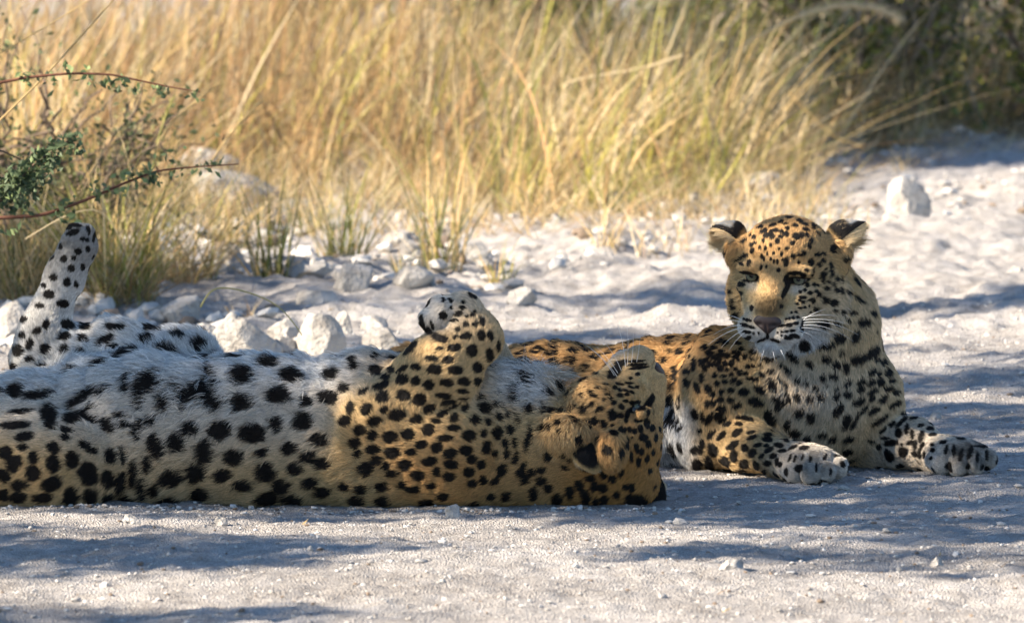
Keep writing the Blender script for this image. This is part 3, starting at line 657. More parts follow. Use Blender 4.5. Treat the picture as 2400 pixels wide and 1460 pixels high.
# ------------------------------------------------------------------ leopards: implicit bodies
# authored in photo pixels (u right, v down, w away), turned into metres by PW()
class Prim:
    pass
def cone(a, ra, b, rb, k=40, fl=None, L=16, S=1.0, T=0.5):
    """rounded cone; fl hair flow (None: a to b), L hair length px, S spot scale, T tawny 0 white .. 1 orange"""
    p = Prim(); p.t = 'c'; p.a = np.array(a, np.float32); p.b = np.array(b, np.float32); p.ra, p.rb, p.k = ra, rb, k
    f = (p.b - p.a) if fl is None else np.array(fl, float); p.fl = f / max(np.linalg.norm(f), 1e-6)
    p.L, p.S, p.T, p.sub = L, S, T, False; return p
def ell(c, r, R=None, k=30, fl=(0, 1, 0), L=12, S=1.0, T=0.5, sub=False):
    p = Prim(); p.t = 'e'; p.c = np.array(c, np.float32); p.r = np.array(r, np.float32)
    p.R = np.eye(3, dtype=np.float32) if R is None else np.array(R, np.float32); p.k = k
    f = np.array(fl, float); p.fl = f / max(np.linalg.norm(f), 1e-6)
    p.L, p.S, p.T, p.sub = L, S, T, sub; return p
def prim_d(p, X):
    if p.t == 'c':
        ba = p.b - p.a; l2 = float(ba @ ba) or 1e-6
        pa = X - p.a; h = np.clip((pa @ ba) / l2, 0, 1)
        return np.linalg.norm(pa - h[..., None] * ba, axis=-1) - (p.ra + (p.rb - p.ra) * h)
    q = (X - p.c) @ p.R
    k0 = np.linalg.norm(q / p.r, axis=-1); k1 = np.linalg.norm(q / (p.r * p.r), axis=-1)
    return k0 * (k0 - 1) / np.maximum(k1, 1e-6)
def prim_bb(p, m):
    if p.t == 'c':
        return np.minimum(p.a - p.ra, p.b - p.rb) - m, np.maximum(p.a + p.ra, p.b + p.rb) + m
    e = np.abs(p.R) @ p.r; return p.c - e - m, p.c + e + m
def smin(a, b, k):
    h = np.clip(0.5 + 0.5 * (b - a) / k, 0, 1); return b + (a - b) * h - k * h * (1 - h)
G0 = float(gv(0)); G1 = float((gv(1200) - gv(0)) / 1200)
def field_eval(prims, X, clip=True):
    d = np.full(X.shape[:-1], 900.0, np.float32)
    for p in prims:
        if not p.sub: d = smin(d, prim_d(p, X), p.k)
    for p in prims:
        if p.sub: d = -smin(-d, prim_d(p, X), p.k)
    if clip:
        pl = X[..., 1] - (G0 + 4 + G1 * X[..., 2]); d = -smin(-d, -pl, 14)
    return d
def polygonise(prims, res=6.0):
    lo = np.min([prim_bb(p, 12)[0] for p in prims], 0); hi = np.max([prim_bb(p, 12)[1] for p in prims], 0)
    n = np.ceil((hi - lo) / res).astype(int) + 1
    ax = [(lo[i] + np.arange(n[i]) * res).astype(np.float32) for i in range(3)]
    D = np.full(n, 900.0, np.float32)
    for sub in (False, True):
        for p in prims:
            if p.sub != sub: continue
            a, b = prim_bb(p, p.k + 2 * res)
            i0 = np.clip(((a - lo) / res).astype(int), 0, n - 1); i1 = np.clip(((b - lo) / res).astype(int) + 2, 1, n)
            sl = tuple(slice(i0[i], i1[i]) for i in range(3))
            X = np.stack(np.meshgrid(*[ax[i][sl[i]] for i in range(3)], indexing='ij'), -1)
            d = prim_d(p, X)
            D[sl] = -smin(-D[sl], d, p.k) if sub else smin(D[sl], d, p.k)
    pl = ax[1][None, :, None] - (G0 + 4 + G1 * ax[2][None, None, :])
    D = -smin(-D, -np.broadcast_to(pl, D.shape), 14)
    # surface nets
    ins = D < 0
    c = [ins[:-1, :-1, :-1], ins[1:, :-1, :-1], ins[:-1, 1:, :-1], ins[1:, 1:, :-1], ins[:-1, :-1, 1:], ins[1:, :-1, 1:], ins[:-1, 1:, 1:], ins[1:, 1:, 1:]]
    s = sum(x.astype(np.int8) for x in c); act = (s > 0) & (s < 8)
    ii = np.argwhere(act); vid = np.full(act.shape, -1, np.int64); vid[act] = np.arange(len(ii))
    corner = np.array([(i & 1, (i >> 1) & 1, (i >> 2) & 1) for i in range(8)])
    cd = np.stack([D[ii[:, 0] + o[0], ii[:, 1] + o[1], ii[:, 2] + o[2]] for o in corner], 1)
    acc = np.zeros((len(ii), 3)); cnt = np.zeros(len(ii))
    for a in range(8):
        for bit in range(3):
            if a >> bit & 1: continue
            b = a | (1 << bit); m = (cd[:, a] < 0) != (cd[:, b] < 0)
            t = cd[:, a] / (cd[:, a] - cd[:, b] + 1e-12)
            pt = corner[a] + t[:, None] * (corner[b] - corner[a]); acc[m] += pt[m]; cnt[m] += 1
    V = lo + (ii + acc / cnt[:, None]) * res
    F = []
    for axn in range(3):
        o = [0, 0, 0]; o[axn] = 1
        A = ins[:n[0] - o[0], :n[1] - o[1], :n[2] - o[2]]; B = ins[o[0]:, o[1]:, o[2]:]
        e = np.argwhere(A != B); b1, b2 = [(1, 2), (2, 0), (0, 1)][axn]
        ok = (e[:, b1] > 0) & (e[:, b2] > 0) & (e[:, b1] < n[b1] - 1) & (e[:, b2] < n[b2] - 1); e = e[ok]
        def g(d1, d2):
            q = e.copy(); q[:, b1] -= d1; q[:, b2] -= d2; return vid[q[:, 0], q[:, 1], q[:, 2]]
        quad = np.stack([g(1, 1), g(0, 1), g(0, 0), g(1, 0)], 1)
        flip = ~A[e[:, 0], e[:, 1], e[:, 2]]; quad[flip] = quad[flip][:, ::-1]
        F.append(quad)
    return V, np.concatenate(F)
def refine(V, F, mask_v):
    """split the quads whose corners are all in mask_v (kept as triangles/quads with centre and edge points)"""
    sel = mask_v[F].all(1)
    E = np.sort(np.concatenate([F[sel][:, [0, 1]], F[sel][:, [1, 2]], F[sel][:, [2, 3]], F[sel][:, [3, 0]]]), 1)
    ue, inv = np.unique(E, axis=0, return_inverse=True); inv = inv.reshape(-1)
    k = sel.sum(); n0 = len(V)
    mid = V[ue].mean(1); cen = V[F[sel]].mean(1)
    V2 = np.concatenate([V, mid, cen])
    e = [inv[i * k:(i + 1) * k] + n0 for i in range(4)]; cc = n0 + len(ue) + np.arange(k); f = F[sel]
    new = np.concatenate([np.stack([f[:, 0], e[0], cc, e[3]], 1), np.stack([f[:, 1], e[1], cc, e[0]], 1), np.stack([f[:, 2], e[2], cc, e[1]], 1), np.stack([f[:, 3], e[3], cc, e[2]], 1)])
    return V2, np.concatenate([F[~sel], new])
def project(prims, V, it=3):
    for _ in range(it):
        d = field_eval(prims, V.astype(np.float32)); g = []
        for a in range(3):
            q = V.copy(); q[:, a] += 1.5; g.append((field_eval(prims, q.astype(np.float32)) - d) / 1.5)
        g = np.stack(g, -1); V = V - np.clip(d, -6, 6)[:, None] * g / np.maximum((g * g).sum(-1, keepdims=True), 0.3)
    return V
def vnormals(V, F):
    t = np.cross(V[F[:, 2]] - V[F[:, 0]], V[F[:, 3]] - V[F[:, 1]]); N = np.zeros_like(V)
    for i in range(4): np.add.at(N, F[:, i], t)
    return norm(N)
def attrs(prims, X, tau=16.0):
    """blended hair flow, length, spot scale, tawny at points X"""
    pr = [p for p in prims if not p.sub]; bbs = [prim_bb(p, 90) for p in pr]
    A = np.array([list(p.fl) + [p.L, p.S, p.T] for p in pr]); r = np.zeros((len(X), 6))
    o = np.argsort(X[:, 0])
    for s in range(0, len(X), 5000):
        ii = o[s:s + 5000]; x = X[ii].astype(np.float32); lo, hi = x.min(0), x.max(0)
        use = [k for k, (a, b) in enumerate(bbs) if (a < hi).all() and (b > lo).all()] or list(range(len(pr)))
        ds = np.stack([prim_d(pr[k], x) for k in use], 1); ds = ds - ds.min(1, keepdims=True)
        W = np.exp(-ds / tau); W /= W.sum(1, keepdims=True); r[ii] = W @ A[use]
    return r[:, :3], r[:, 3], r[:, 4], r[:, 5]

def head_prims(O, R, s, chin=-146, slim=False):
    """leopard head; R columns: side, up, forward (in u,v,w); s scale"""
    O = np.array(O, float)
    def T(p): return O + R @ (np.array(p, float) * s)
    def E(c, r, k=22, fl=(0, 0, -1), **kw): return ell(T(c), np.array(r) * s, R, k * s, R @ np.array(fl, float), **kw)
    out = [E((0, 12, -15), (106, 94, 112), L=9, S=0.42, T=0.80, fl=(0, .5, -1)),
           E((0, 42, 42), (74, 48, 50), L=8, S=0.36, T=0.72, fl=(0, 1, -.3)),
           cone(T((0, 14, 74)), 40 * s, T((0, -68, 138)), 35 * s, 16 * s, R @ np.array([0, 0.9, -.3]), L=4, S=0.2, T=0.75),
           E((0, -98, 116), (68, 44, 54), 16, L=6, S=0.2, T=0.30, fl=(0, -.2, -1)),
           E((0, -108, 56), (72, 48, 66) if not slim else (58, 36, 60), 24, L=11, S=0.4, T=0.45),
           E((0, chin, 112), (42, 34, 40), 12, L=16, S=0.3, T=0.02, fl=(0, -1, -.2))]
    for q in (-1, 1):
        out += [E((q * 77, -70, 6) if not slim else (q * 74, -52, 8), (56, 84, 62) if not slim else (54, 64, 60), 26, L=16, S=0.5, T=0.55, fl=(q * .7, -.4, -.8)),
                E((q * 37, -108, 138), (41, 33, 36), 7, L=6, S=0.2, T=0.25, fl=(q * .8, -.3, -.6)),
                E((q * 55, 17, 86), (36, 15, 19), 10, L=7, S=0.3, T=0.5, fl=(q * .6, .8, -.3)),
                E((q * 44, -62, 92), (36, 38, 34), 18, L=6, S=0.25, T=0.5, fl=(q * .8, -.3, -.6)),
                E((q * 60, -34, 76), (34, 22, 28), 14, L=6, S=0.3, T=0.5, fl=(q * .8, -.5, -.5)),
                E((q * 57, -2, 106), (20, 8.5, 24), k=3, sub=True)]
    if not slim:
        for q in (-1, 1): out.append(E((q * 66, -108, 18), (50, 50, 46), 26, L=22, S=0.5, T=0.40, fl=(q * .5, -.9, -.5)))
    return out
def toes(c, fwd, side, r, n=4, L=8):
    """a paw's toe pads: n rounded toes fanned about c"""
    c, fwd, side = (np.array(x, float) for x in (c, fwd, side)); out = []
    for i in range(n):
        t = (i - (n - 1) / 2) / ((n - 1) / 2)
        a = c + side * t * r * 1.35 - fwd * r * 0.2; b = c + side * t * r * 1.55 + fwd * r * (0.75 - 0.28 * t * t)
        out.append(cone(a, r * 0.72, b, r * 0.62, 5, L=L, S=0.4, T=0.22))
    return out
def spots_from(s, ox, oy, k):
    """hand-read coat marks: 'x y a [b] [angle];...' in an enlarged crop at origin ox,oy scale k"""
    out = []
    for q in s.replace("\n", " ").split(";"):
        t = [float(x) for x in q.split()]
        if len(t) < 3: continue
        if len(t) == 3: t.append(t[2])
        if len(t) == 4: t.append(0.0)
        out.append((ox + t[0] / k, oy + t[1] / k, t[2] / k, t[3] / k, math.radians(t[4])))
    return out
class Coat:
    pass
BLACK = np.array([0.012, 0.010, 0.009])
def build_leopard(name, label, prims, heads, marks, coat, dens, ears, eyes, noses, whisk, seed, base, focus=None, spot_grow=0.98):
    t0 = time.time()
    V, F = polygonise(prims, 6.0)
    # finer faces on the heads and paws
    m = np.zeros(len(V), bool)
    for c, r in heads: m |= np.linalg.norm(V - np.array(c), axis=1) < r
    n0 = len(V)
    V, F = refine(V, F, m)
    mm = np.zeros(len(V), bool)
    for c, r in heads: mm |= np.linalg.norm(V - np.array(c), axis=1) < r + 10
    V[mm] = project(prims, V[mm])
    N = vnormals(V, F)
    soft = np.ones(len(V))
    for c, r_ in heads: soft *= sstep(r_ - 20, r_ + 60, np.linalg.norm(V - np.array(c), axis=1))
    V = V + N * ((fbm(V * np.array([0.014, 0.010, 0.010]), 3, seed + 70) * 10 + fbm(V * np.array([0.032, 0.008, 0.008]), 2, seed + 71) * 5) * soft)[:, None]
    N = vnormals(V, F)
    root = empty(name, PW(base)); tag(root, label, "leopard", "the two leopards on the road")
    # ---- coat marks
    vis = N[:, 2] < -0.05
    Vv = V[vis]; cs = []
    for (u, v, a, b, ang) in marks:
        d2 = (Vv[:, 0] - u) ** 2 + (Vv[:, 1] - v) ** 2; k = d2 < 64
        if not k.any(): k = d2 < 400
        if not k.any(): continue
        cs.append((u, v, Vv[k, 2].min(), a, b, math.cos(ang), math.sin(ang)))
    man = np.array(cs, np.float32).reshape(-1, 7)
    r = np.random.default_rng(seed)
    cand = r.integers(0, len(V), 9000); cp = V[cand]; fl, Ln, Sp, Tw = attrs(prims, cp)
    acc = np.zeros((0, 4), np.float32)
    plain = coat.plain(cp)
    gap = 78 * Sp * coat.gap(cp); rad = 25 * Sp * coat.size(cp)
    for i in range(len(cp)):
        if len(man) and N[cand[i], 2] < 0.1:
            dm = np.hypot(man[:, 0] - cp[i, 0], man[:, 1] - cp[i, 1]); j = np.abs(man[:, 2] - cp[i, 2]) < 90
            if j.any() and (dm[j] - np.maximum(man[j, 3], man[j, 4]) < gap[i] * 0.45).any(): continue
        if len(acc) and (np.linalg.norm(acc[:, :3] - cp[i], axis=1) < gap[i]).any(): continue
        if plain[i]: continue
        acc = np.concatenate([acc, [[*cp[i], rad[i] * r.uniform(0.75, 1.2)]]])
    acc_all = acc.astype(np.float32)
    man_all = np.concatenate([man, 1.5 * np.maximum(man[:, 3:4], man[:, 4:5]) + 8], 1)
    def ink(X):
        """0 ground colour .. 1 black mark"""
        X = X.astype(np.float32); out = np.zeros(len(X), np.float32)
        nz = fbm(X * 0.055, 2, seed + 3) * 0.22 + noise(X * 0.21, seed + 4) * 0.12
        order = np.argsort(X[:, 0])
        for s in range(0, len(X), 3000):
            ii = order[s:s + 3000]; x = X[ii]; q = np.full(len(x), 9.0, np.float32); u0, u1 = x[0, 0], x[-1, 0]
            man = man_all[(man_all[:, 0] + man_all[:, 7] > u0) & (man_all[:, 0] - man_all[:, 7] < u1)]
            acc = acc_all[(acc_all[:, 0] + 90 > u0) & (acc_all[:, 0] - 90 < u1)]
            if len(man):
                du = x[:, None, 0] - man[None, :, 0]; dv = x[:, None, 1] - man[None, :, 1]; dw = x[:, None, 2] - man[None, :, 2]
                e1 = (du * man[None, :, 5] + dv * man[None, :, 6]) / (man[None, :, 3] * spot_grow + 1.7)
                e2 = (-du * man[None, :, 6] + dv * man[None, :, 5]) / (man[None, :, 4] * spot_grow + 1.7)
                ok = (dw > -40) & (dw < 1.6 * np.maximum(man[None, :, 3], man[None, :, 4]) + 22)
                q = np.minimum(q, np.where(ok, np.sqrt(e1 * e1 + e2 * e2), 9).min(1))
            if len(acc):
                d = np.sqrt(((x[:, None, :] - acc[None, :, :3]) ** 2).sum(-1)) / acc[None, :, 3]; dm = d.min(1)
                q = np.minimum(q, np.where(coat.ring(x), 0.50 + np.abs(dm - 0.85) * 1.1 + 0.5 * noise(x * 0.09, seed + 9), dm))
            out[ii] = q
        k = 1 - sstep(0.86, 1.14, out + nz)
        for (c0, rr) in eyes:                                   # black eye rims and tear lines
            e_ = (X - np.array(c0)) @ noses[0][1]; ax = np.abs(e_[:, 0] + np.sign(((np.array(c0) - heads[0][0]) @ noses[0][1])[0]) * 0)
            sd = np.sign(((np.array(c0) - np.array(noses[0][0])) @ noses[0][1])[0])
            ring = 1 - sstep(0.85, 1.08, np.hypot(e_[:, 0] / 27, (e_[:, 1] - 1) / 14.5))
            tear = 1 - sstep(0.7, 1.1, np.hypot((e_[:, 0] + sd * (26 - e_[:, 1] * 0.25 - 6)) / 6.5, (e_[:, 1] + 16) / 20))
            near = (e_[:, 2] > -25) & (e_[:, 2] < 60)
            k = np.maximum(k, np.maximum(ring, tear * (sd > 0)) * near)
        return k
    # ---- body mesh
    fl, Ln, Sp, Tw = attrs(prims, V)
    bc = coat.colour(V, N, Tw); k = ink(V); bc = bc * (1 - k[:, None]) + BLACK * k[:, None]
    bare = np.zeros(len(V))
    body = mesh_obj("body", PW(V), F, M_SKIN, col=bc * 0.8); adopt(body, root)
    # ---- fur
    tri = np.concatenate([F[:, [0, 1, 2]], F[:, [0, 2, 3]]])
    A = np.linalg.norm(np.cross(V[tri[:, 1]] - V[tri[:, 0]], V[tri[:, 2]] - V[tri[:, 0]]), axis=1) * 0.5
    cen = V[tri].mean(1); tn = N[tri].mean(1); tL = Ln[tri].mean(1)
    wgt = A * np.where(tn[:, 2] < 0.25, 1.0, 0.12) * np.clip(14.0 / tL, 0.55, 2.6)
    wgt[(cen[:, 0] < -90) | (cen[:, 0] > 2500)] *= 0.15
    wgt[cen[:, 1] > G0 + G1 * cen[:, 2] - 1] = 0
    if coat.hidden is not None: wgt *= np.where(coat.hidden(cen), 0.15, 1.0)
    n = int(dens); ti = r.choice(len(tri), n, p=wgt / wgt.sum())
    a, b = r.uniform(0, 1, (2, n)); sw = a + b > 1; a[sw], b[sw] = 1 - a[sw], 1 - b[sw]
    bar = np.stack([1 - a - b, a, b], 1)[..., None]
    X = (V[tri[ti]] * bar).sum(1); Nn = norm((N[tri[ti]] * bar).sum(1))
    fl, Ln, Sp, Tw = attrs(prims, X)
    cl = np.stack([fbm(X * 0.045, 2, seed + 20 + i) for i in range(3)], -1) * 0.6 + np.stack([noise(X * 0.17, seed + 30 + i) for i in range(3)], -1) * 0.55
    f = norm(norm(fl) + cl + r.normal(size=(n, 3)) * 0.22)
    f = norm(f - (f * Nn).sum(-1, keepdims=True) * Nn * 0.97)
    Lr = Ln * coat.length(X, Nn) * r.uniform(0.6, 1.3, n) * 1.25
    lay = np.radians(coat.lay(X, Ln) + coat.lift(X) + r.normal(size=n) * 8 + 12 * noise(X * 0.12, seed + 50))
    d0 = norm(Nn * np.sin(lay)[:, None] + f * np.cos(lay)[:, None]); d1 = norm(d0 * 0.65 + f * 0.6); d2 = norm(d1 * 0.6 + f * 0.6 + np.array([0, 0.12, 0]) * (Lr / 30)[:, None])
    st = (Lr / 3)[:, None]
    p0 = X - Nn * 1.5; p1 = p0 + d0 * st; p2 = p1 + d1 * st; p3 = p2 + d2 * st
    # keep hair tips above the ground
    pts = np.stack([p0, p1, p2, p3], 1); pts[..., 1] = np.minimum(pts[..., 1], G0 + G1 * pts[..., 2] + 2 + r.normal(0, 3.0, (n, 1)))
    mid = X + f * (Lr * np.cos(lay) * 0.55)[:, None]
    k = ink(mid); c = coat.colour(mid, Nn, Tw) * r.uniform(0.55, 1.25, (n, 1)) * (1 + 0.12 * noise(X * 0.22, seed + 60) + 0.08 * noise(X * 0.05, seed + 61))[:, None]
    c = np.clip(c * (1 - k[:, None]) + BLACK * r.uniform(0.7, 1.5, (n, 1)) * k[:, None], 0, 1)
    rad = np.array([0.62, 0.58, 0.42, 0.10])[None] * (0.75 + 0.25 * np.clip(Ln / 16, 0.5, 1.6))[:, None] * r.uniform(0.8, 1.2, (n, 1)) / SCL
    keep = np.ones(n, bool)
    for (c0, R0, rr) in noses: keep &= ~((((X - np.array(c0)) @ R0 / np.array(rr)) ** 2).sum(1) < 1.1)
    for (c0, rr) in eyes:
        e_ = (X - np.array(c0)) @ noses[0][1]; keep &= ~(((e_[:, 0] / 19) ** 2 + (e_[:, 1] / 8.5) ** 2 < 1) & (e_[:, 2] > -5) & (e_[:, 2] < 45))
    fur = curves_obj("fur", PW(pts[keep]), rad[keep], c[keep], M_FUR); adopt(fur, body)
    # ---- ears
    for e in ears: make_ear(root, e, seed, r)
    for (c0, rr) in eyes: make_eye(root, c0, rr, focus)
    for (c0, R0, rr) in noses: make_nose(root, c0, R0, rr)
    if whisk:
        W = []
        for (a, b, droop) in whisk:
            a = np.array(a, float); b = np.array(b, float); t = np.linspace(0, 1, 8)[:, None]
            W.append(a + (b - a) * t + np.array(droop, float) * (4 * t * (1 - t)))
        W = np.array(W); wr = np.linspace(1.0, 0.25, 8)[None].repeat(len(W), 0) * 0.62 / SCL
        o = curves_obj("whiskers", PW(W), wr, np.full((len(W), 3), 0.82), M_WHISK); adopt(o, root)
    print(name, len(V), "verts", len(man), "marks", len(acc), "random", round(time.time() - t0, 1), "s")
    return root, V, N

def make_ear(root, e, seed, r):
    """a cupped ear: c centre of the rim, tip and side half-axes, opening direction, depth; back black, inside pale"""
    c, tx, ty, o = (np.array(e[q], float) for q in ('c', 'tip', 'side', 'open')); o = norm(o); dep = e['depth']
    nr, na = 14, 40
    rr, aa = np.meshgrid(np.linspace(0, 1, nr), np.linspace(0, 2 * np.pi, na, endpoint=False), indexing='ij')
    def surf(q, s_in):
        x = np.cos(aa); y = np.sin(aa)
        taper = 1 - 0.42 * np.clip(x, 0, 1) ** 1.6
        wav = 1 + 0.05 * np.sin(aa * 3 + seed)
        return c + (rr * x * s_in * wav)[..., None] * tx + (rr * y * taper * s_in)[..., None] * ty - o * (dep * s_in * (1 - rr ** 2.2) - (1 - s_in) * 0)[..., None]
    Vo = surf(0, 1.0).reshape(-1, 3); Vi = surf(0, e.get('sin', 0.93)).reshape(-1, 3) + o * 0.5
    idx = np.arange(nr * na).reshape(nr, na); nx = np.roll(idx, -1, 1)
    Fo = np.stack([idx[:-1], idx[1:], nx[1:], nx[:-1]], -1).reshape(-1, 4); Fi = Fo[:, ::-1] + nr * na
    rim = np.stack([idx[-1], idx[-1] + nr * na, nx[-1] + nr * na, nx[-1]], -1)
    V = np.concatenate([Vo, Vi]); F = np.concatenate([Fo, Fi, rim])
    N = vnormals(V, F)
    # orient outwards: outer shell normals look away from the opening
    if ((N[:nr * na] @ o) > 0).mean() > 0.5: F = F[:, ::-1]; N = -N
    outer = np.zeros(len(V)); outer[:nr * na] = 1
    R2 = np.concatenate([rr.ravel(), rr.ravel()]); X2 = np.concatenate([(np.cos(aa) * rr).ravel()] * 2)
    def colr(out, q, tipness):
        blk = np.array([0.016, 0.014, 0.014]); wht = np.array([0.40, 0.41, 0.42]); tan = np.array([0.60, 0.42, 0.20]); inn = np.array([0.78, 0.60, 0.36])
        ws = sstep(e.get('w0', 0.30), e.get('w0', 0.30) + 0.12, tipness) * (1 - sstep(0.80, 0.9, q))
        bs = sstep(e.get('b0', -0.55), e.get('b0', -0.55) + 0.25, tipness)
        co = blk * (1 - ws)[:, None] + wht * ws[:, None]; co = co * bs[:, None] + tan * (1 - bs)[:, None]; em = sstep(0.72, 0.95, q)[:, None] * e.get('edge', 0.0); co = co * (1 - em) + np.array([0.72, 0.50, 0.24]) * em
        dk = (1 - sstep(0.35, 0.75, q))[:, None] * e.get('dark', 0.0); inn = inn * (1 - dk) + np.array([0.03, 0.025, 0.022]) * dk
        return np.where(out[:, None] > 0.5, co, inn)
    cc = colr(outer, R2, X2)
    ear = mesh_obj("ear", PW(V), F, M_SKIN, col=cc * 0.85); adopt(ear, root)
    n = 14000; tri = np.concatenate([F[:, [0, 1, 2]], F[:, [0, 2, 3]]])
    A = np.linalg.norm(np.cross(V[tri[:, 1]] - V[tri[:, 0]], V[tri[:, 2]] - V[tri[:, 0]]), axis=1); ti = r.choice(len(tri), n, p=A / A.sum())
    a, b = r.uniform(0, 1, (2, n)); sw = a + b > 1; a[sw], b[sw] = 1 - a[sw], 1 - b[sw]
    bar = np.stack([1 - a - b, a, b], 1)
    X = (V[tri[ti]] * bar[..., None]).sum(1); Nn = norm((N[tri[ti]] * bar[..., None]).sum(1))
    ou = (outer[tri[ti]] * bar).sum(1); q = (R2[tri[ti]] * bar).sum(1); tp = (X2[tri[ti]] * bar).sum(1)
    f = norm(tx / np.linalg.norm(tx) + r.normal(size=(n, 3)) * 0.22 + np.where(ou > 0.5, 0.0, 0.7)[:, None] * o); f = norm(f - (f * Nn).sum(-1, keepdims=True) * Nn * 0.9)
    L = np.where(ou > 0.5, 7.5, e.get('fringe', 15) * (0.5 + 0.8 * (tp < 0.3))) * r.uniform(0.6, 1.2, n)
    d0 = norm(f + Nn * 0.45); d1 = norm(d0 + f * 0.5)
    pts = np.stack([X, X + d0 * (L / 2)[:, None], X + (d0 + d1) * (L / 2)[:, None]], 1)
    col = colr(ou, q, tp) * r.uniform(0.75, 1.2, (n, 1))
    rad = np.array([0.55, 0.42, 0.1])[None].repeat(n, 0) / SCL
    fu = curves_obj("fur", PW(pts), rad, col, M_FUR); adopt(fu, ear)
def make_eye(root, c, rr, focus):
    v, f = ico(3)
    fw = norm(np.array(focus, float)); d = v @ fw
    iris = np.array([0.15, 0.15, 0.10]); pup = np.array([0.008, 0.008, 0.008]); scl = np.array([0.03, 0.025, 0.02])
    col = np.where((d > 0.955)[:, None], pup, np.where((d > 0.70)[:, None], iris, scl))
    o = mesh_obj("eye", PW(np.array(c, float) + v * rr), f, M_EYE, col=col); adopt(o, root)
def make_nose(root, c, R0, rr):
    """the nose leather: broad top, pinched foot, two nostrils"""
    v, f = ico(4); x, y, z = v[:, 0].copy(), v[:, 1].copy(), v[:, 2].copy()
    wdt = 0.45 + 0.60 * sstep(-0.9, 0.35, y)
    q = np.stack([x * wdt, y, z], 1)
    for s in (-1, 1):
        d = np.hypot((q[:, 0] - s * 0.50) / 0.30, (y - 0.02) / 0.26); q[:, 2] -= np.where(z > 0, 0.40 * np.exp(-d ** 2 * 1.6), 0)
    q[:, 2] -= np.where(z > 0, 0.22 * np.exp(-(x / 0.12) ** 2) * sstep(0.4, -0.2, y), 0)
    W = np.array(c, float) + (q * np.array(rr)) @ R0.T
    o = mesh_obj("nose", PW(W), f, M_NOSE); adopt(o, root)
M_EYE = attr_mat("eye_gloss", 0.12, 0.5)
def lerp3(a, b, t): return a * (1 - t)[:, None] + b * t[:, None]
WHITE = np.array([0.80, 0.785, 0.76]); CREAM = np.array([0.68, 0.485, 0.25]); ORANGE = np.array([0.56, 0.285, 0.09])
def tawny(T):
    T = np.clip(T, 0, 1); return np.where((T < 0.5)[:, None], lerp3(WHITE, CREAM, T * 2), lerp3(CREAM, ORANGE, T * 2 - 1))
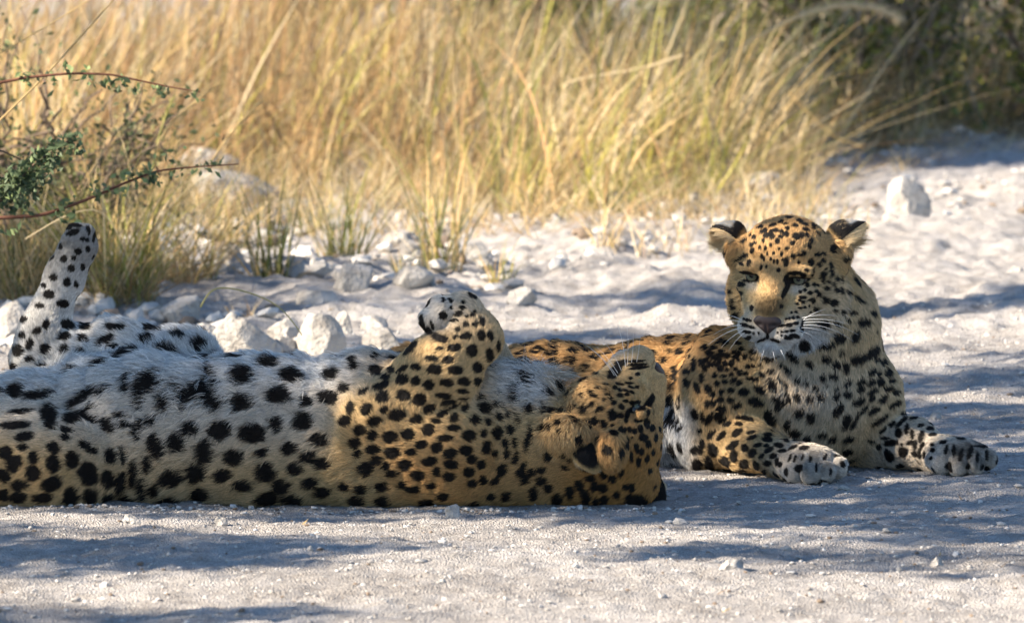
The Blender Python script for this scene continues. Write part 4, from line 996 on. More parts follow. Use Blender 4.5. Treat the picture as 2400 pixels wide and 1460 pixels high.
# ------------------------------------------------------------------ leopard rolling on its back
def frame(F_, U_):
    F_ = norm(np.array(F_, float)); U_ = np.array(U_, float); U_ = norm(U_ - (U_ @ F_) * F_)
    X_ = np.cross(U_, F_)
    return np.stack([X_, U_, F_], 1)
rho = math.radians(24)
RA = frame((0.86, -0.51, 0.06), (0.51 * math.cos(rho), 0.86 * math.cos(rho), -math.sin(rho)))
OA = np.array([1432, 1030, 175.0]); SA = 1.08
B = (-1, 0, 0)
prA = [
    cone((-150, 1040, 230), 140, (40, 1045, 215), 150, 50, B, L=24, S=0.85, T=0.16),
    cone((40, 1045, 215), 150, (330, 1020, 205), 158, 60, (-1, .15, 0), L=26, S=0.95, T=0.12),
    cone((330, 1020, 205), 158, (620, 1018, 200), 166, 60, (-1, .25, -.1), L=26, S=1.05, T=0.14),
    cone((620, 1018, 200), 166, (880, 1020, 200), 172, 60, (-1, .2, -.1), L=24, S=1.0, T=0.18),
    cone((880, 1020, 200), 172, (1080, 1035, 190), 158, 60, (-1, .2, -.1), L=20, S=0.9, T=0.30),
    cone((1080, 1035, 190), 150, (1240, 1055, 180), 128, 60, (-1, .1, 0), L=18, S=0.55, T=0.42),
    cone((1240, 1055, 180), 125, (1370, 1060, 175), 112, 50, (-1, .1, 0), L=16, S=0.46, T=0.52),
    cone((1380, 1105, 175), 88, (1470, 1120, 175), 74, 40, (-1, .3, 0), L=14, S=0.5, T=0.85),
    # chest ruff and throat
    cone((1130, 955, 190), 62, (1270, 962, 185), 50, 40, (.75, -.65, 0), L=44, S=0.6, T=0.0),
    ell((1330, 1022, 66), (50, 42, 44), None, 16, (-.3, .9, -.2), L=22, S=0.5, T=0.50),
    ell((1434, 1056, 48), (32, 44, 34), None, 12, (.2, .9, -.2), L=18, S=0.5, T=0.55),
    # near foreleg: shoulder, folded upper arm, raised forearm, hanging paw
    ell((1050, 1060, 90), (150, 100, 90), None, 50, (-1, -.1, 0), L=14, S=0.85, T=0.56),
    cone((1060, 1065, 70), 96, (872, 985, 62), 74, 45, (-1, -.2, 0), L=12, S=0.85, T=0.54),
    cone((868, 982, 60), 66, (1030, 872, 60), 84, 40, L=10, S=0.85, T=0.52),
    cone((1030, 872, 60), 82, (1112, 792, 78), 58, 40, L=10, S=0.75, T=0.52),
    cone((1112, 792, 78), 57, (1084, 732, 86), 42, 30, L=9, S=0.6, T=0.42),
    cone((1084, 732, 86), 42, (1036, 724, 90), 30, 20, (-1, .1, 0), L=10, S=0.4, T=0.15),
    cone((1040, 726, 62), 25, (1018, 748, 60), 22, 9, L=9, S=0.5, T=0.05), cone((1018, 748, 60), 22, (1036, 790, 66), 17, 8, L=8, S=0.5, T=0.2),
    cone((1030, 722, 86), 26, (1008, 746, 86), 23, 9, L=9, S=0.5, T=0.05), cone((1008, 746, 86), 23, (1026, 796, 90), 18, 8, L=8, S=0.5, T=0.2),
    cone((1032, 722, 112), 25, (1012, 744, 114), 22, 9, L=9, S=0.5, T=0.05), cone((1012, 744, 114), 22, (1034, 788, 116), 17, 8, L=8, S=0.5, T=0.2),
    ell((1056, 768, 88), (26, 22, 34), None, 14, (0, 1, 0), L=8, S=0.5, T=0.05),
    # far foreleg behind it
    cone((1090, 950, 280), 72, (1158, 862, 280), 44, 30, L=10, S=0.8, T=0.35),
    cone((1158, 862, 280), 44, (1130, 770, 270), 38, 24, L=10, S=0.7, T=0.35),
    # raised far hind leg: thigh, shank, hock, long foot
    cone((215, 960, 300), 128, (415, 862, 350), 78, 60, L=24, S=0.9, T=0.10),
    cone((425, 850, 350), 74, (260, 826, 345), 70, 40, L=20, S=0.8, T=0.12),
    cone((260, 826, 345), 70, (95, 822, 335), 58, 40, L=14, S=0.75, T=0.30),
    cone((72, 842, 335), 44, (100, 770, 333), 50, 30, (0, -1, 0), L=11, S=0.55, T=0.45),
    cone((100, 770, 333), 50, (150, 650, 330), 42, 26, L=8, S=0.5, T=0.22),
    cone((150, 650, 330), 42, (184, 578, 326), 43, 24, L=8, S=0.42, T=0.15),
    cone((172, 566, 300), 25, (176, 548, 298), 22, 8, L=8, S=0.4, T=0.05),
    cone((196, 568, 320), 26, (200, 550, 316), 22, 8, L=8, S=0.4, T=0.05),
    cone((180, 566, 346), 26, (184, 548, 344), 22, 8, L=8, S=0.4, T=0.05),
    # near hind leg: spread haunch running out of the frame
    ell((110, 1085, 70), (188, 114, 95), None, 22, (-1, .3, 0), L=18, S=0.72, T=0.16),
    cone((90, 1090, 80), 108, (-220, 1100, 40), 86, 45, L=14, S=0.75, T=0.35),
    cone((-220, 1105, 40), 70, (-420, 1020, -20), 50, 40, L=12, S=0.7, T=0.35),
    cone((-420, 1020, -20), 50, (-470, 900, -10), 42, 30, L=10, S=0.6, T=0.3),
    # tail
    cone((-260, 1120, 260), 40, (-560, 1165, 380), 30, 30, L=16, S=0.8, T=0.4),
    cone((-560, 1165, 380), 30, (-900, 1150, 520), 26, 20, L=16, S=0.8, T=0.4),
] + head_prims(OA, RA, SA, -126, True)
def HA(p): return OA + RA @ (np.array(p, float) * SA)
marksA = (spots_from("""1120 190 14 18;1190 195 18 20;1195 260 18 14;1310 265 24 20;1320 210 14 16;1270 325 38 30;1355 355 22 14;1410 345 28 20 20;1430 310 18 10 20;1340 435 32;1430 435 30 28;1490 430 28 18 25;1500 390 35 18 40;1255 490 25 18;1230 395 40 14;1225 565 22 16 -20;1340 555 60 34 -15;1495 550 38 50 -15;1580 560 25 50 -15;1225 670 70 34 -10;1065 680 35 12 -10;1390 700 62 58;1565 745 36 65 -5;1655 650 18 55;985 780 70 28;1155 795 55 40 5;1440 865 50 55;1550 905 26 42;1225 895 75 40 5;1015 890 75 46 5;835 865 55 28 5;700 885 70 20 -30;1745 850 50 40 -30;1650 890 25 35;1700 720 14 35 15;1665 970 40 20 -15;525 970 50 28 -25;700 990 65 45 -10;830 1005 52 45;965 1040 58 45 5;1135 1020 68 38 5;1310 1010 60 35 5;1440 1015 35 45;480 1060 85 35 -25;310 1115 55 28 -30;500 1170 70 55 -5;700 1155 72 58 -5;870 1195 72 55 -10;1105 1150 75 28 5;1300 1105 55 20 10;1150 1220 75 24 -8;1300 1185 45 16 5;1490 1180 35 42;1535 1290 68 50 5;970 1285 60 48 -25;1110 1335 75 32 -30;1220 1260 55 20 -30;1335 1270 38 50 10;515 1295 40 30;335 1295 55 60 -10;185 1280 40 65 10;655 1345 85 60 -5;845 1390 65 42 5;1230 1380 48 45 -10;1440 1400 55 52;430 1410 75 45;130 1410 60 50;1045 1410 60 20 10;1670 1375 38 42;1570 1425 32;1640 1260 20 35 -30;1715 1275 30 20 35;1680 1180 16 35 -20;1850 1210 30 65 10;1780 1360 22 35 -20;1870 1400 14 70 -15;120 1075 50 48;35 935 50;20 1180 40 60;225 860 50 45;435 900 65 55 -40;570 890 40 35;430 770 20 40 30;220 795 50 12 -5;60 770 60 14;905 400 24 75 -8;960 500 36 55 -25;1040 570 55 40 20;1110 590 36;1000 430 12 55 -15""", 780, 660, 4.293)
+ spots_from("""110 910 35 30 10;185 945 30 26;285 950 42 32 -10;395 935 42 32;505 910 38 35;610 960 50 18;655 900 42 18;745 945 40 32 -10;830 930 20 25;905 930 30 35;985 910 28 25 -10;950 985 25;845 1010 25 38 15;890 1045 15 18;960 1045 20 35 10;1010 985 16 28;1015 1070 18 35 10;85 985 35 35;190 1020 42 26;300 1040 40 30;410 1035 35 20 -5;470 995 38 22 -10;560 1010 40 28 -35;635 1050 40 28 -5;725 1030 38 28;760 1080 30 25;380 1110 48 28 -10;515 1090 45 25 -10;640 1105 40 28;205 1080 35 25;150 1130 45 40 10;100 1045 28 25;270 1115 30 22;560 1150 30 25 -15;455 1170 45 30 5;630 1180 35 25 5;740 1150 35 25 -20;810 1110 30 25 -25;825 1195 22 25;930 1135 28 40 30;890 1200 30 18 -30;240 1230 45 25 10;125 1245 40 28 10;30 1225 35 25;300 1160 30 20;360 1225 30 20;760 1215 25 20 -20;1070 1190 25 35 20;1120 1270 20 40;1155 1205 18 25;960 1285 25;870 1285 25 16;420 1250 40 18;530 1230 30 15;600 1290 35 20 -10;500 1320 40 20;240 1310 45 25;100 1310 45 28;1085 960 12 90 10;1050 1140 25 50 20""", 800, 640, 2.474)
+ spots_from("""700 250 70 42 -45;750 180 60 25 -25;880 160 70 7 -5;880 190 75 8 -5;890 215 80 8 -8;885 265 18 14;830 300 14 8;720 345 16 10 -10;760 350 20 8 10;820 340 40 8 5;700 380 18 12;740 400 20 10 10;790 400 25 8 20;830 370 25 7 25;880 375 14 8;740 440 30 14;800 430 20 12 10;840 415 22 8 30;790 485 22 12;690 500 20 16;755 535 25 18 30;745 605 22 20;680 595 38 40 -10;580 555 38 20 -15;610 670 28 35 -20;530 650 32 35 -30;525 510 25 16 -20;450 550 28 35 -20;530 445 40 10 20;510 410 22 8;630 400 18 10 -20;645 435 18 8 -20;620 480 16 10 -20;665 465 12 14;440 440 16 14 -15;385 525 28 12 -10;345 575 32 18;355 625 25 14;370 660 20 8;415 650 20 10;470 645 30 12 30;490 700 20 12 20;685 680 12;630 360 20 8;565 385 14 6;760 720 30 28 30;690 745 32 18 25;820 715 18 22 -20;860 725 18 22;905 710 20 32 -15;960 665 22 45;885 645 35 16;800 590 20 40 15;790 640 14 20;930 780 35 28;800 800 16 22 -20;875 860 18 45 -5;785 840 20 35 -10;840 780 10 8;1000 705 20 28;970 830 18 30 -10;1030 780 14 35;915 890 16 25;960 950 16 35 15;830 930 14 45 -10;890 970 18 40 10;1010 900 14 30;740 900 20 40;750 1060 20 40 10;680 1110 30 35 -20;600 1185 40 38;540 1170 28 50 10;510 1105 45 25;610 1080 30 35;790 1180 28 25;840 1190 25 35 10;420 1170 35 45 -20;340 1220 40 50;470 1260 35 60 -15;240 1280 45 50;120 1130 35 30;160 1190 40 35;50 1230 25 50;100 1040 35 25;30 1060 25 30;620 1290 30 45;550 1300 22 40;720 1240 30;900 520 50 34 25;840 500 20;180 580 32 22;260 590 28;120 570 20 35;240 670 22 18;180 700 18 25;120 710 25 30;255 730 12 14;20 760 18 60;280 920 22;325 960 20 22;300 1030 40 14 25;880 1300 90 70;520 1040 90 14 6;440 900 18 40""", 1240, 800, 3.475)
+ spots_from("""330 130 30 10 -20;300 112 40 7 -25;345 98 30 6 10;402 118 7 20 -10;428 150 6 25 10;355 215 14;325 290 14;305 355 18 20;243 335 18 14;222 412 22 18;200 372 10;285 455 25 18;180 465 20 12;375 285 8 14;395 165 8;375 160 10 8;335 245 8;400 205 8 14;345 365 8 14;210 548 16 20;170 580 22 16 -30;105 600 14;210 660 24 28;140 640 18 28;85 670 25;140 705 22 12;70 745 14 20;110 530 14;190 735 22 12;310 550 35 20 20;295 600 30 22 -20;395 560 30 16;378 610 25 20;300 665 28 22 -15;360 675 25 10 -20;530 565 45 16 5;490 622 48 22 -20;695 568 45 18 5;670 618 42 20 -10;525 655 25 8;820 612 38 20 15;900 650 30 28 45;760 680 45 22 5;580 695 50 22 -20;460 745 35 16 -10;400 880 90 22 -30;670 830 35 45;755 910 30 38 -5;885 870 38 35;985 890 40 60 -15;950 770 30 30;1115 790 45 40 5;1115 905 45 42;1235 735 48 22 5;1280 875 58 40;1330 790 48 32 10;1500 885 45 28 5;1400 900 28 25;1510 785 38 25 -15;1390 985 50 38;1265 1000 30 32;1155 1040 55 48;1015 1025 50 42;870 1015 42 30 10;810 1080 42 52 -10;945 1120 52 52;715 1095 32 60 -15;680 1180 18 40;1080 1145 48 40 5;1200 1125 35 18;1325 1105 40 28 -15;1410 1145 35 30 10;1460 1070 35 28 20;1480 1175 38 28 -10;900 1215 55 45 10;785 1235 50 40 10;1025 1225 35 25;1220 1210 48 45 10;1350 1195 42 28 10;1120 1270 50 28;1290 1275 45 32;1420 1260 42 25;1480 1300 35 22;1230 1330 55 30;1340 1330 45 22;920 1310 50 28;790 1340 60 25;560 1140 18 45 -5;505 1145 25 35 -20;615 1220 20 60;550 1260 25 50 10;490 1245 30 40 -10;650 1280 18 50;710 1290 30;590 1340 35 25;500 1330 35 28;400 1220 42 55 -20;330 1160 32 42 10;245 1180 30 38 10;250 1110 28 28;155 1155 25 30;110 1108 25 14 5;30 1130 35 28 5;70 1180 40 35 -30;155 1220 40 35 -15;240 1270 55 32 -25;95 1275 40 28 -10;20 1235 35 30;325 1320 38 45 5;415 1320 32 35;200 1330 45 22;90 1330 40 25;20 1320 30 25;75 1010 70 16 -5;120 1060 50 20 -10;230 960 35 40;235 1000 25 30;310 1030 35 14 10;300 1065 25 14;380 1095 28 14 20;420 1120 28 14 15;330 985 40 22;400 970 60 25 20;500 1010 40 35 20;180 880 70 18 -5;80 860 40 30;110 950 60 10 -5;640 900 16 50;720 820 18 40;800 850 12 40 -10;850 900 18 40 -10;600 830 12 50;930 850 14 55 -15;1000 800 11 40 -20;560 960 30 10;650 1000 25 20;480 860 40 9 -30;420 930 50 12 -25;700 980 25 25;620 1040 18 35 -20;580 1000 25 14""", 0, 480, 1.946))  # includes one groin shadow and dark toe gaps drawn as coat marks
coatA = Coat()
coatA.gap = lambda X: 1.0
coatA.size = lambda X: 1.0
coatA.hidden = None
coatA.lift = lambda X: 30 * np.exp(-(((X[:, 0] - 1240) / 90) ** 2 + ((X[:, 1] - 925) / 48) ** 2))
coatA.plain = lambda X: (np.linalg.norm((X - OA) @ RA / SA - np.array([0, -70, 120]), axis=1) < 105)
coatA.ring = lambda X: np.zeros(len(X), bool)
def _colA(X, N, T):
    belly = sstep(1010, 900, X[:, 1] + 0.25 * (200 - X[:, 2])) * sstep(1190, 1100, X[:, 0]) * sstep(-80, 0, 900 - X[:, 0] + 0)
    arm = np.exp(-(((X[:, 0] - 1000) / 190) ** 2 + ((X[:, 1] - 880) / 160) ** 2) ** 2) * (X[:, 2] < 190)
    T = T * (1 - belly * (1 - arm)) + 0.0
    ruff = np.exp(-(((X[:, 0] - 1240) / 85) ** 2 + ((X[:, 1] - 922) / 42) ** 2) ** 2)
    T = T * (1 - ruff)
    low = (1 - ruff) * sstep(960, 1120, X[:, 1]) * 0.30
    # head: pale muzzle underside and chin
    q = (X - OA) @ RA / SA
    hd = np.linalg.norm(q - np.array([0, -40, 60]), axis=1) < 190
    T = np.where(hd, np.clip(T * 0.8 + 0.20, 0, 1) * (1 - 0.9 * sstep(-138, -168, q[:, 1]) * sstep(-20, 30, q[:, 2])), T)
    c = tawny(T + low)
    pad = sstep(752, 776, X[:, 1] + 0.35 * (1030 - X[:, 0])) * sstep(1062, 1050, X[:, 0] + 0.2 * (X[:, 1] - 780)) * sstep(815, 800, X[:, 1]) * (X[:, 2] < 140) * (X[:, 0] > 985)
    c = c * (1 - 0.35 * pad)[:, None]
    foot = sstep(700, 600, X[:, 1]) * sstep(300, 240, X[:, 0])       # thin-haired hind foot, its shade put into the coat colour
    c = c * (1 - 0.5 * foot)[:, None] * (1 - 0.25 * sstep(900, 780, X[:, 1]) * sstep(180, 100, X[:, 0]))[:, None]  # foot and hock darkened here as painted shade
    return c
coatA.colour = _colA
coatA.length = lambda X, N: 1 + 1.3 * np.exp(-(((X[:, 0] - 1240) / 90) ** 2 + ((X[:, 1] - 925) / 48) ** 2)) + 0.9 * np.exp(-(((X[:, 0] - 420) / 240) ** 2 + ((X[:, 1] - 900) / 70) ** 2)) + 0.5 * np.exp(-(((X[:, 0] - 860) / 150) ** 2 + ((X[:, 1] - 850) / 40) ** 2)) * (X[:, 2] > 190)
coatA.lay = lambda X, L: 26 + 10 * np.clip((L - 12) / 20, 0, 1)
earsA = [dict(c=(1378, 1066, 50), tip=(16, 40, -16), side=(36, -4, 8), open=(0.30, 0.36, 0.88), depth=28, b0=-2, w0=2, fringe=22, edge=0.9),
         dict(c=(1518, 1152, 195), tip=(34, 38, 4), side=(-30, 30, 12), open=(0.55, 0.1, 0.8), depth=34, b0=-0.8, w0=0.95)]
noseA = (HA((0, -84, 164)), RA, np.array([33, 22, 14]) * SA)
whA = []
for (a, b, d) in [((1440, 880), (1385, 818), 6), ((1448, 874), (1398, 812), 4), ((1456, 868), (1420, 806), 4), ((1466, 860), (1436, 730), 10), ((1470, 856), (1470, 770), 4), ((1480, 850), (1484, 780), 3), ((1446, 882), (1360, 800), 10), ((1492, 848), (1500, 790), 3)]:
    whA.append(((a[0], a[1], 120), (b[0], b[1], 60), (d * 0.5, -d * 0.5, 0)))
eyesA = [(HA((57, -2, 74)), 18 * SA)]
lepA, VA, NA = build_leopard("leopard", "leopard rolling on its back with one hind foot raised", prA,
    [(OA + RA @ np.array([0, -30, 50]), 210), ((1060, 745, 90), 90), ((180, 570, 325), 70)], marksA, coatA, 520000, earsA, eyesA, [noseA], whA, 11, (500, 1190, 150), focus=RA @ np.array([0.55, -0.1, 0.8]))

# ------------------------------------------------------------------ leopard lying upright behind
yaw, pit = math.radians(16), math.radians(20)
FB = (-math.sin(yaw) * math.cos(pit), math.sin(pit), -math.cos(yaw) * math.cos(pit))
RB = frame(FB, (0.0, -1, -0.3))
OB = np.array([1840, 620, 830.0]); SB = 1.0
prB = [
    cone((1868, 930, 1010), 172, (1600, 955, 1150), 150, 60, (-1, .2, 0), L=17, S=0.42, T=0.72),
    cone((1600, 955, 1150), 150, (1280, 952, 1240), 130, 60, (-1, .2, 0), L=18, S=0.42, T=0.66),
    cone((1280, 952, 1240), 130, (980, 960, 1300), 138, 60, (-1, .2, 0), L=18, S=0.45, T=0.66),
    cone((980, 960, 1300), 138, (820, 975, 1300), 110, 60, (-1, .2, 0), L=18, S=0.45, T=0.66),
    # belly fringe
    cone((1600, 1010, 1020), 62, (1300, 1000, 1110), 60, 40, (-.2, 1, -.3), L=46, S=0.8, T=0.02),
    # shoulders
    ell((1706, 915, 915), (112, 110, 110), None, 50, (-.5, 1, 0), L=13, S=0.66, T=0.60),
    cone((1712, 860, 960), 72, (1690, 822, 1010), 44, 80, (-.8, .6, 0), L=14, S=0.45, T=0.95),
    ell((2005, 935, 980), (92, 118, 110), None, 50, (.3, 1, 0), L=13, S=0.58, T=0.44),
    # neck
    cone((1872, 655, 900), 104, (1905, 765, 950), 138, 50, (.2, 1, 0), L=18, S=0.54, T=0.54),
    cone((1905, 765, 950), 138, (1890, 915, 990), 178, 60, (0, 1, -.1), L=17, S=0.56, T=0.36),
    cone((1880, 930, 930), 110, (1860, 1010, 930), 78, 50, (0, 1, -.1), L=25, S=0.75, T=0.02),
    # left foreleg
    cone((1696, 935, 900), 96, (1652, 1028, 935), 66, 40, L=12, S=0.66, T=0.54),
    cone((1652, 1034, 945), 60, (1750, 1044, 815), 56, 34, L=11, S=0.64, T=0.54),
    cone((1750, 1044, 815), 56, (1852, 1078, 700), 42, 30, L=10, S=0.5, T=0.5),
    cone((1852, 1078, 700), 42, (1898, 1090, 650), 42, 24, L=9, S=0.4, T=0.18),
    # right foreleg
    cone((2020, 945, 985), 92, (2062, 1030, 1010), 60, 40, L=12, S=0.6, T=0.44),
    cone((2062, 1034, 1005), 56, (2140, 1042, 915), 52, 34, L=11, S=0.66, T=0.25),
    cone((2140, 1042, 915), 52, (2206, 1066, 850), 41, 30, L=10, S=0.5, T=0.26),
    cone((2206, 1066, 850), 41, (2248, 1074, 815), 40, 24, L=9, S=0.4, T=0.2),
    # folded hind leg and tail, mostly behind the other animal
    cone((960, 985, 1180), 118, (1130, 1040, 1090), 52, 50, L=14, S=0.8, T=0.6),
    cone((1130, 1046, 1090), 44, (960, 1062, 1060), 36, 30, L=10, S=0.7, T=0.5),
    cone((780, 1000, 1300), 34, (500, 1052, 1330), 26, 30, L=14, S=0.8, T=0.6),
] + head_prims(OB, RB, SB) \
  + [ell((1898, 1086, 648), (72, 40, 54), None, 26, (1, .3, -.5), L=10, S=0.4, T=0.16)] \
  + [cone((u - 14, v - 10, w + 22), 24, (u, v, w), 25, 4, (.6, .5, -.6), L=7, S=0.4, T=0.12) for (u, v, w) in [(1862, 1105, 612), (1898, 1109, 596), (1934, 1105, 600), (1962, 1094, 626)]] \
  + [ell((2250, 1070, 812), (74, 38, 52), None, 26, (1, .3, -.5), L=10, S=0.4, T=0.16)] \
  + [cone((u - 14, v - 10, w + 22), 23, (u, v, w), 24, 4, (.6, .5, -.6), L=7, S=0.4, T=0.12) for (u, v, w) in [(2206, 1086, 780), (2244, 1090, 766), (2282, 1087, 770), (2312, 1076, 796)]]
marksB = (spots_from("""545 208 30 14 -20;660 190 40 12 -15;730 160 25 12 -10;800 120 25 10;860 195 28 14 10;900 155 30 14 20;945 185 30 12 25;1025 195 22 26;960 235 35 14 20;765 180 20 10;775 270 25 20;790 220 18 14;865 290 32 24 30;920 285 22 26;965 280 16 14;830 355 26 20;785 400 22 18;1000 330 16 22;985 380 16 26 -20;560 250 22 14 -30;600 285 26 18 -30;650 290 20 26;680 235 28 14;735 245 16;590 235 16;640 250 14;570 330 14;490 300 16 22 30;470 365 16 18;475 420 16 22 15;545 390 9 12;590 400 8 20 10;640 370 10 14;700 340 16 24 20;730 295 16 12;715 405 8 12;665 440 8 12;610 445 6 14;560 470 10 18;500 350 10;455 280 10 18 30;385 475 40 10 -35;370 535 25 10 30;445 525 16 30 10;425 460 22 8 -30;340 500 12 8;700 520 7 22;670 515 6 16;640 495 6 14;580 490 6 20 10;555 570 8 20 20;600 560 6 10;740 450 8 18 10;745 500 7 12;775 520 20 45 5;840 470 22 18 30;890 520 12 10;900 460 25 12 10;930 440 20 12 10;1000 520 22 28;1040 595 28 26 20;960 595 16 12;1110 510 24 22 20;1170 550 18 24 -10;1060 455 26 14 20;1110 450 22 12 20;1070 545 22 16 40;1130 585 10 12;1175 620 14 40 -5;1105 640 26 36;1115 690 12 20;1015 655 14 24;1220 670 16 24 -15;1265 670 12 30 -15;1160 695 10 16;955 670 35 10 -15;1025 720 16;965 725 18 20;1140 750 22 20;1215 770 24 20 20;1265 775 14 30 -20;1195 725 14 20;1065 725 8;945 770 16 14;905 785 12;990 795 20 14 -20;1045 780 16 12;1070 805 22 16 -15;1000 850 40 8 -20;940 835 16 10;905 835 14 8;1020 870 18 16;930 875 22 8 -10;895 860 10 8;1050 940 22 18 -30;1125 860 24 30 15;1195 880 32 28 -30;985 910 10;940 920 14 8;900 930 16 8;875 890 12 8;865 965 16 10 30;1210 950 18 14;1280 965 16 18;1365 965 36 22 10;1000 970 10 6;825 970 8;1330 790 35 12 35;1410 835 30 10 20;1450 875 40 10 20;1550 975 20 30 -30;1470 1055 60 40 15;1330 1045 16 14;1105 1065 50 30;1240 1070 40 14 20;1265 1190 65 35 10;1395 1180 35 55 20;1140 1265 85 28 -10;1585 1135 20 14;1270 1320 24 20;1440 1380 90 32 -25;1560 1300 60 30 -40;380 720 30 20;335 765 10 16;370 800 24 20;365 850 20 22;310 865 14 16;310 915 16 24 -30;335 990 25;285 780 10 20;355 910 10 12;270 980 16;410 616 62 12 5;372 640 18 25 20;370 712 42 12 20;860 620 66 12;776 668 18 40 20;775 705 14 20;930 640 24 16 -10;850 677 52 9 5;425 690 42 9 5;468 930 14 24;735 915 16 20 20;400 1030 8;430 1040 8;455 1045 8 6;410 1085 40 10 15;470 1105 25 8 15;430 1145 35 8 8;485 1155 8 6;530 1155 6;775 1030 10 9;805 1025 10;840 1020 12;880 1015 12 10;740 1090 30 10 -10;800 1085 35 12 -8;865 1070 25 12 -10;700 1150 8 6;740 1145 10 7;780 1140 18 9 -5;830 1135 25 9 -8;735 1175 6 5;770 1178 8 6;815 1175 10 8;610 1170 10 34;560 1210 42 9 -25;680 1215 50 9 15;800 1195 40 14;930 1090 25 60 10;860 1180 40 16 20;400 1210 50 12;450 1190 20 12;620 1385 60 18;480 1330 40 20;470 1385 30 12;840 1370 80 30 40;50 1290 25 20;130 1290 30 20;200 1330 30 25;100 1350 30 25;170 1370 30 25;250 1360 35 20;60 1400 25 20;310 1330 25 20;230 1430 25 20;150 1440 25 20;290 1420 20;380 1300 25 15;350 1255 30 10;240 1250 40 14 -30;180 1240 40 12 -35""", 1640, 480, 3.843)
+ spots_from("""1535 140 50 30 40;1290 190 100 18 40;1270 330 70 20 45;1415 310 45 20 50;1320 480 60 18 55;1410 470 40 30 50;1505 340 30 25 40;1600 385 28 22 40;1535 490 35 28 30;1650 480 35 28 30;1155 330 60 25 35;1150 385 65 22 30;1230 520 90 35 30;1215 590 35 30;1050 250 40 35 20;940 300 70 22 8;1025 410 70 35 30;855 430 50 38 -10;980 530 85 45 15;1130 700 60 95 -20;1435 640 50 55 20;1310 770 30 60 10;1390 850 60 40;1550 690 40 70;1505 910 35 40;1670 870 50 30;1770 910 50 40 -20;1830 600 35 60 30;1915 720 45 65 25;1705 90 45 40;1815 165 35 45;1905 170 30 50;1770 270 40 35;1670 280 30;1930 340 40 30 -20;1715 370 16;1805 390 25 20;1815 470 40 30;1920 455 45 35 -10;920 170 50 18;1030 155 25 15;1140 210 40 22 10;815 235 25 30;880 240 22 18;725 250 22 18;770 195 18;660 140 25 22;725 155 20 25;615 190 30;685 200 16;560 260 22 25;650 270 35 16 -10;745 320 45 22 -30;810 340 32 22 -40;660 325 28 22;585 345 30 28;625 425 35 22 -20;730 415 40 25 -10;490 400 35 45 -20;540 455 25 35;615 500 35 28 -45;720 510 40 35 -30;485 545 18 45 5;535 545 25 35 -10;785 570 55 28 -20;620 610 45 40 -30;590 680 40 30 -30;500 700 25 70 30;860 710 100 22 10;640 720 50 18 -35;360 660 35 60 -10;435 680 18 60;400 830 28 25;685 765 50 20 -20;805 770 40 15;520 870 60 30 -45;620 895 60 28 -40;780 860 55 35 -30;930 855 45 16 -10;940 910 55 18 -15;740 985 75 35 -35;1100 880 50 14 5;1095 930 60 22 8;415 1005 30 85 10;345 1030 35 45 40;535 1040 50 75 -20;865 1015 35 38;1000 985 45 20 -15;1085 990 28 12 -5;1215 990 50 22 10;1275 935 50 14 15;490 1165 50 75 -20;370 1180 50 65 -10;655 1160 60 55 30;745 1095 35 55 -10;860 1175 45 42;945 1070 50 35 -40;1110 1040 55 20 -20;1035 1100 35 20 -45;1095 1175 45 25;980 1190 30 45 -20;1160 1100 35 22 -20;1255 1050 45 14;1190 1170 25 40 30;1060 1260 25;820 1250 50 20;1230 1185 20 25;1540 1130 14 30;1330 1120 8 36 20;1380 1130 8 36 20;1600 1210 8 40;1690 1110 9 40 20;1750 1260 10 30;1460 1110 8 30 20;45 110 35 30;155 215 40;150 290 35;275 340 35 50;280 220 40 30;350 150 22 70;425 130 30 40;510 45 40;560 90 40 30;610 110 30;480 110 30;640 55 40 25;700 60 30 20;760 80 20;800 40 25 20;860 75 25;790 90 18;520 150 35 30;580 150 25 20;455 190 25 35;200 25 40 30;300 60 25 20;110 30 30 20;110 380 35 40;95 540 40 60;380 380 25 60 -20;425 290 20 45""", 1550, 820, 4.424)
+ spots_from("""400 40 80 40 -25;260 90 75 50 -20;40 160 40 45;135 165 35 55;20 270 30 40;155 340 45 30 -20;290 320 45 30 -20;410 225 45 28 -35;525 130 35 38 -30;455 110 30 25;570 240 35 42;600 80 20 45 -20;480 250 20 30;500 335 40 40;400 340 45 28 -20;600 320 35 22 10;290 410 40 32 -20;420 430 60 30 -20;575 395 45 22 -15;655 435 35 30;270 530 75 35 -30;415 500 35 20 -30;520 500 70 25 -40;640 560 65 28 -30;430 620 65 26 -30;310 620 90 22 -42;490 720 110 28 -38;225 740 80 20 -60;765 655 60 28 -8;55 620 40 60 35;145 730 45 65 25;620 765 45 25 -35;725 745 80 16 -45;525 830 30 45 25;690 865 30 40 -10;850 710 50 12 -25;770 820 16 60 5;910 785 30 14 -20;1005 815 35 18 10;1035 880 40 16;825 870 16 50;920 900 28 60 5;1130 840 60 14 35;1040 770 40 12 20;610 965 70 30 -8;490 1000 22 35;410 940 50 18 15;555 915 50 10;590 1090 40 65 -25;730 1060 50 55 -20;800 960 35 16 -10;860 985 18 45;855 1075 25 30 -20;930 1000 14 45 20;905 1080 18 45 -15;720 980 10 12;1040 1040 20 18;1035 985 20 12;1025 1120 12 14;1150 960 35 12 -10;955 1085 12 40;1180 1030 12 50 10;1260 1040 16 60;1330 1090 16 70 15;1430 1060 20 80 10;1540 1000 80 9 5;1600 1080 12 60;1500 1110 10 50""", 1950, 820, 4.424))
coatB = Coat()
coatB.gap = lambda X: 0.92
coatB.size = lambda X: 1.05
coatB.plain = lambda X: (np.linalg.norm(((X - OB) @ RB / SB - np.array([0, -70, 135])) / np.array([1.0, 1.15, 1.0]), axis=1) < 88)
coatB.ring = lambda X: (X[:, 0] < 1640) & (X[:, 1] < 1000)
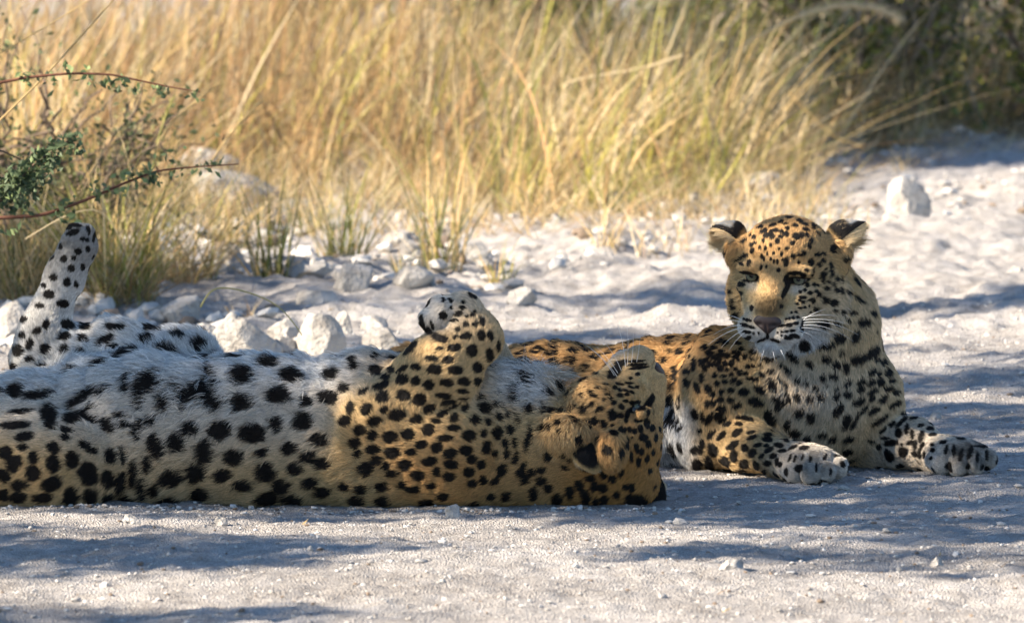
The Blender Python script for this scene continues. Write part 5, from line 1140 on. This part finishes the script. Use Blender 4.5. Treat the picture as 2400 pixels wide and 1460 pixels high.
coatB.lift = lambda X: np.zeros(len(X))
coatB.hidden = lambda X: (X[:, 0] < 1190)
def _colB(X, N, T):
    # warm back and flank, pale chest and belly
    back = sstep(1760, 1660, X[:, 0]) * sstep(1010, 900, X[:, 1])
    T = T + 0.35 * back * (1 - T)
    belly = sstep(900, 985, X[:, 1] - 0.12 * (1600 - X[:, 0])) * sstep(1660, 1600, X[:, 0])
    T = T * (1 - belly)
    q = (X - OB) @ RB / SB
    hd = np.linalg.norm(q - np.array([0, -30, 50]), axis=1) < 175
    chin = sstep(-112, -138, q[:, 1]) * sstep(40, 80, q[:, 2])
    mz = sstep(-88, -108, q[:, 1]) * sstep(60, 110, q[:, 2])
    rim = np.exp(-((np.abs(q[:, 0]) - 52) ** 2 / 500 + (q[:, 1] + 20) ** 2 / 120)) * 0.28
    side = sstep(30, 120, q[:, 0]) * 0.12                       # paler cheek
    T = np.where(hd, np.clip(T * (1 - chin) * (1 - 0.55 * mz) - rim - side * sstep(60, -40, q[:, 1]), 0, 1), T)
    c = tawny(T)
    # sooty bridge of the nose
    so = np.exp(-((q[:, 0] / 40) ** 2 + ((q[:, 1] + 50) / 28) ** 2) ** 2) * (q[:, 2] > 110) * hd
    c = c * (1 - 0.80 * so)[:, None]
    # dusty forepaws
    pw = np.exp(-(((X[:, 0] - 2270) / 66) ** 2 + ((X[:, 1] - 1066) / 40) ** 2) ** 2) * 0.72 + np.exp(-(((X[:, 0] - 1905) / 66) ** 2 + ((X[:, 1] - 1082) / 40) ** 2) ** 2) * 0.5
    pw = pw * np.clip(0.85 + 0.8 * fbm(X * np.array([0.09, 0.03, 0.09]), 2, 91), 0.15, 1.2)
    return c * (1 - pw)[:, None]
coatB.colour = _colB
coatB.length = lambda X, N: np.ones(len(X))
coatB.lay = lambda X, L: 24 + 12 * np.clip((L - 12) / 20, 0, 1)
earsB = [dict(c=(1706, 566, 862), tip=(-38, -32, 4), side=(12, -14, -40), open=(-0.55, 0.72, -0.22), depth=50, b0=-0.45, w0=0.15, fringe=28),
         dict(c=(1984, 566, 862), tip=(44, -44, 0), side=(-8, -8, -42), open=(0.66, 0.68, -0.26), depth=52, b0=-0.35, w0=0.40, fringe=34)]
prB += [ell((1735, 590, 845), (30, 36, 34), None, 24, (-.6, 1, 0), L=18, S=0.4, T=0.8),
        ell((1958, 596, 845), (30, 42, 34), None, 24, (.5, 1, 0), L=20, S=0.4, T=0.75)]
def HB(p): return OB + RB @ (np.array(p, float) * SB)
noseB = (HB((0, -88, 164)), RB, np.array([34, 25, 15]) * SB)
eyesB = [(HB((-57, -2, 79)), 18), (HB((57, -2, 79)), 18)]
whB = []
for (a, b, d) in [((1880, 745), (1960, 740), -4), ((1882, 750), (1990, 760), -6), ((1884, 756), (2012, 785), -12), ((1882, 762), (2000, 800), -12), ((1878, 768), (1960, 790), -6), ((1876, 775), (1940, 815), -5), ((1870, 780), (1915, 820), -4), ((1884, 748), (1935, 725), -3),
                  ((1738, 755), (1690, 752), -3), ((1738, 762), (1672, 785), -6), ((1738, 768), (1660, 808), -6), ((1742, 774), (1690, 815), -5), ((1745, 780), (1708, 822), -4), ((1738, 750), (1702, 738), -2),
                  ((1790, 822), (1782, 850), 0), ((1812, 824), (1818, 852), 0), ((1830, 820), (1842, 846), 0)]:
    whB.append(((a[0], a[1], 710), (b[0], b[1], 740 if abs(b[0] - a[0]) > 30 else 705), (0, d, -12)))
lepB, VB, NB = build_leopard("leopard", "leopard lying upright with its head raised and forepaws stretched out", prB,
    [(OB + RB @ np.array([0, -30, 50]), 205), ((1910, 1090, 640), 90), ((2255, 1070, 800), 90)], marksB, coatB, 520000, earsB, eyesB, [noseB], whB, 23, (1700, 1085, 1000), focus=(-0.25, 0.1, -1))
print("script seconds", round(time.time() - T0, 1))
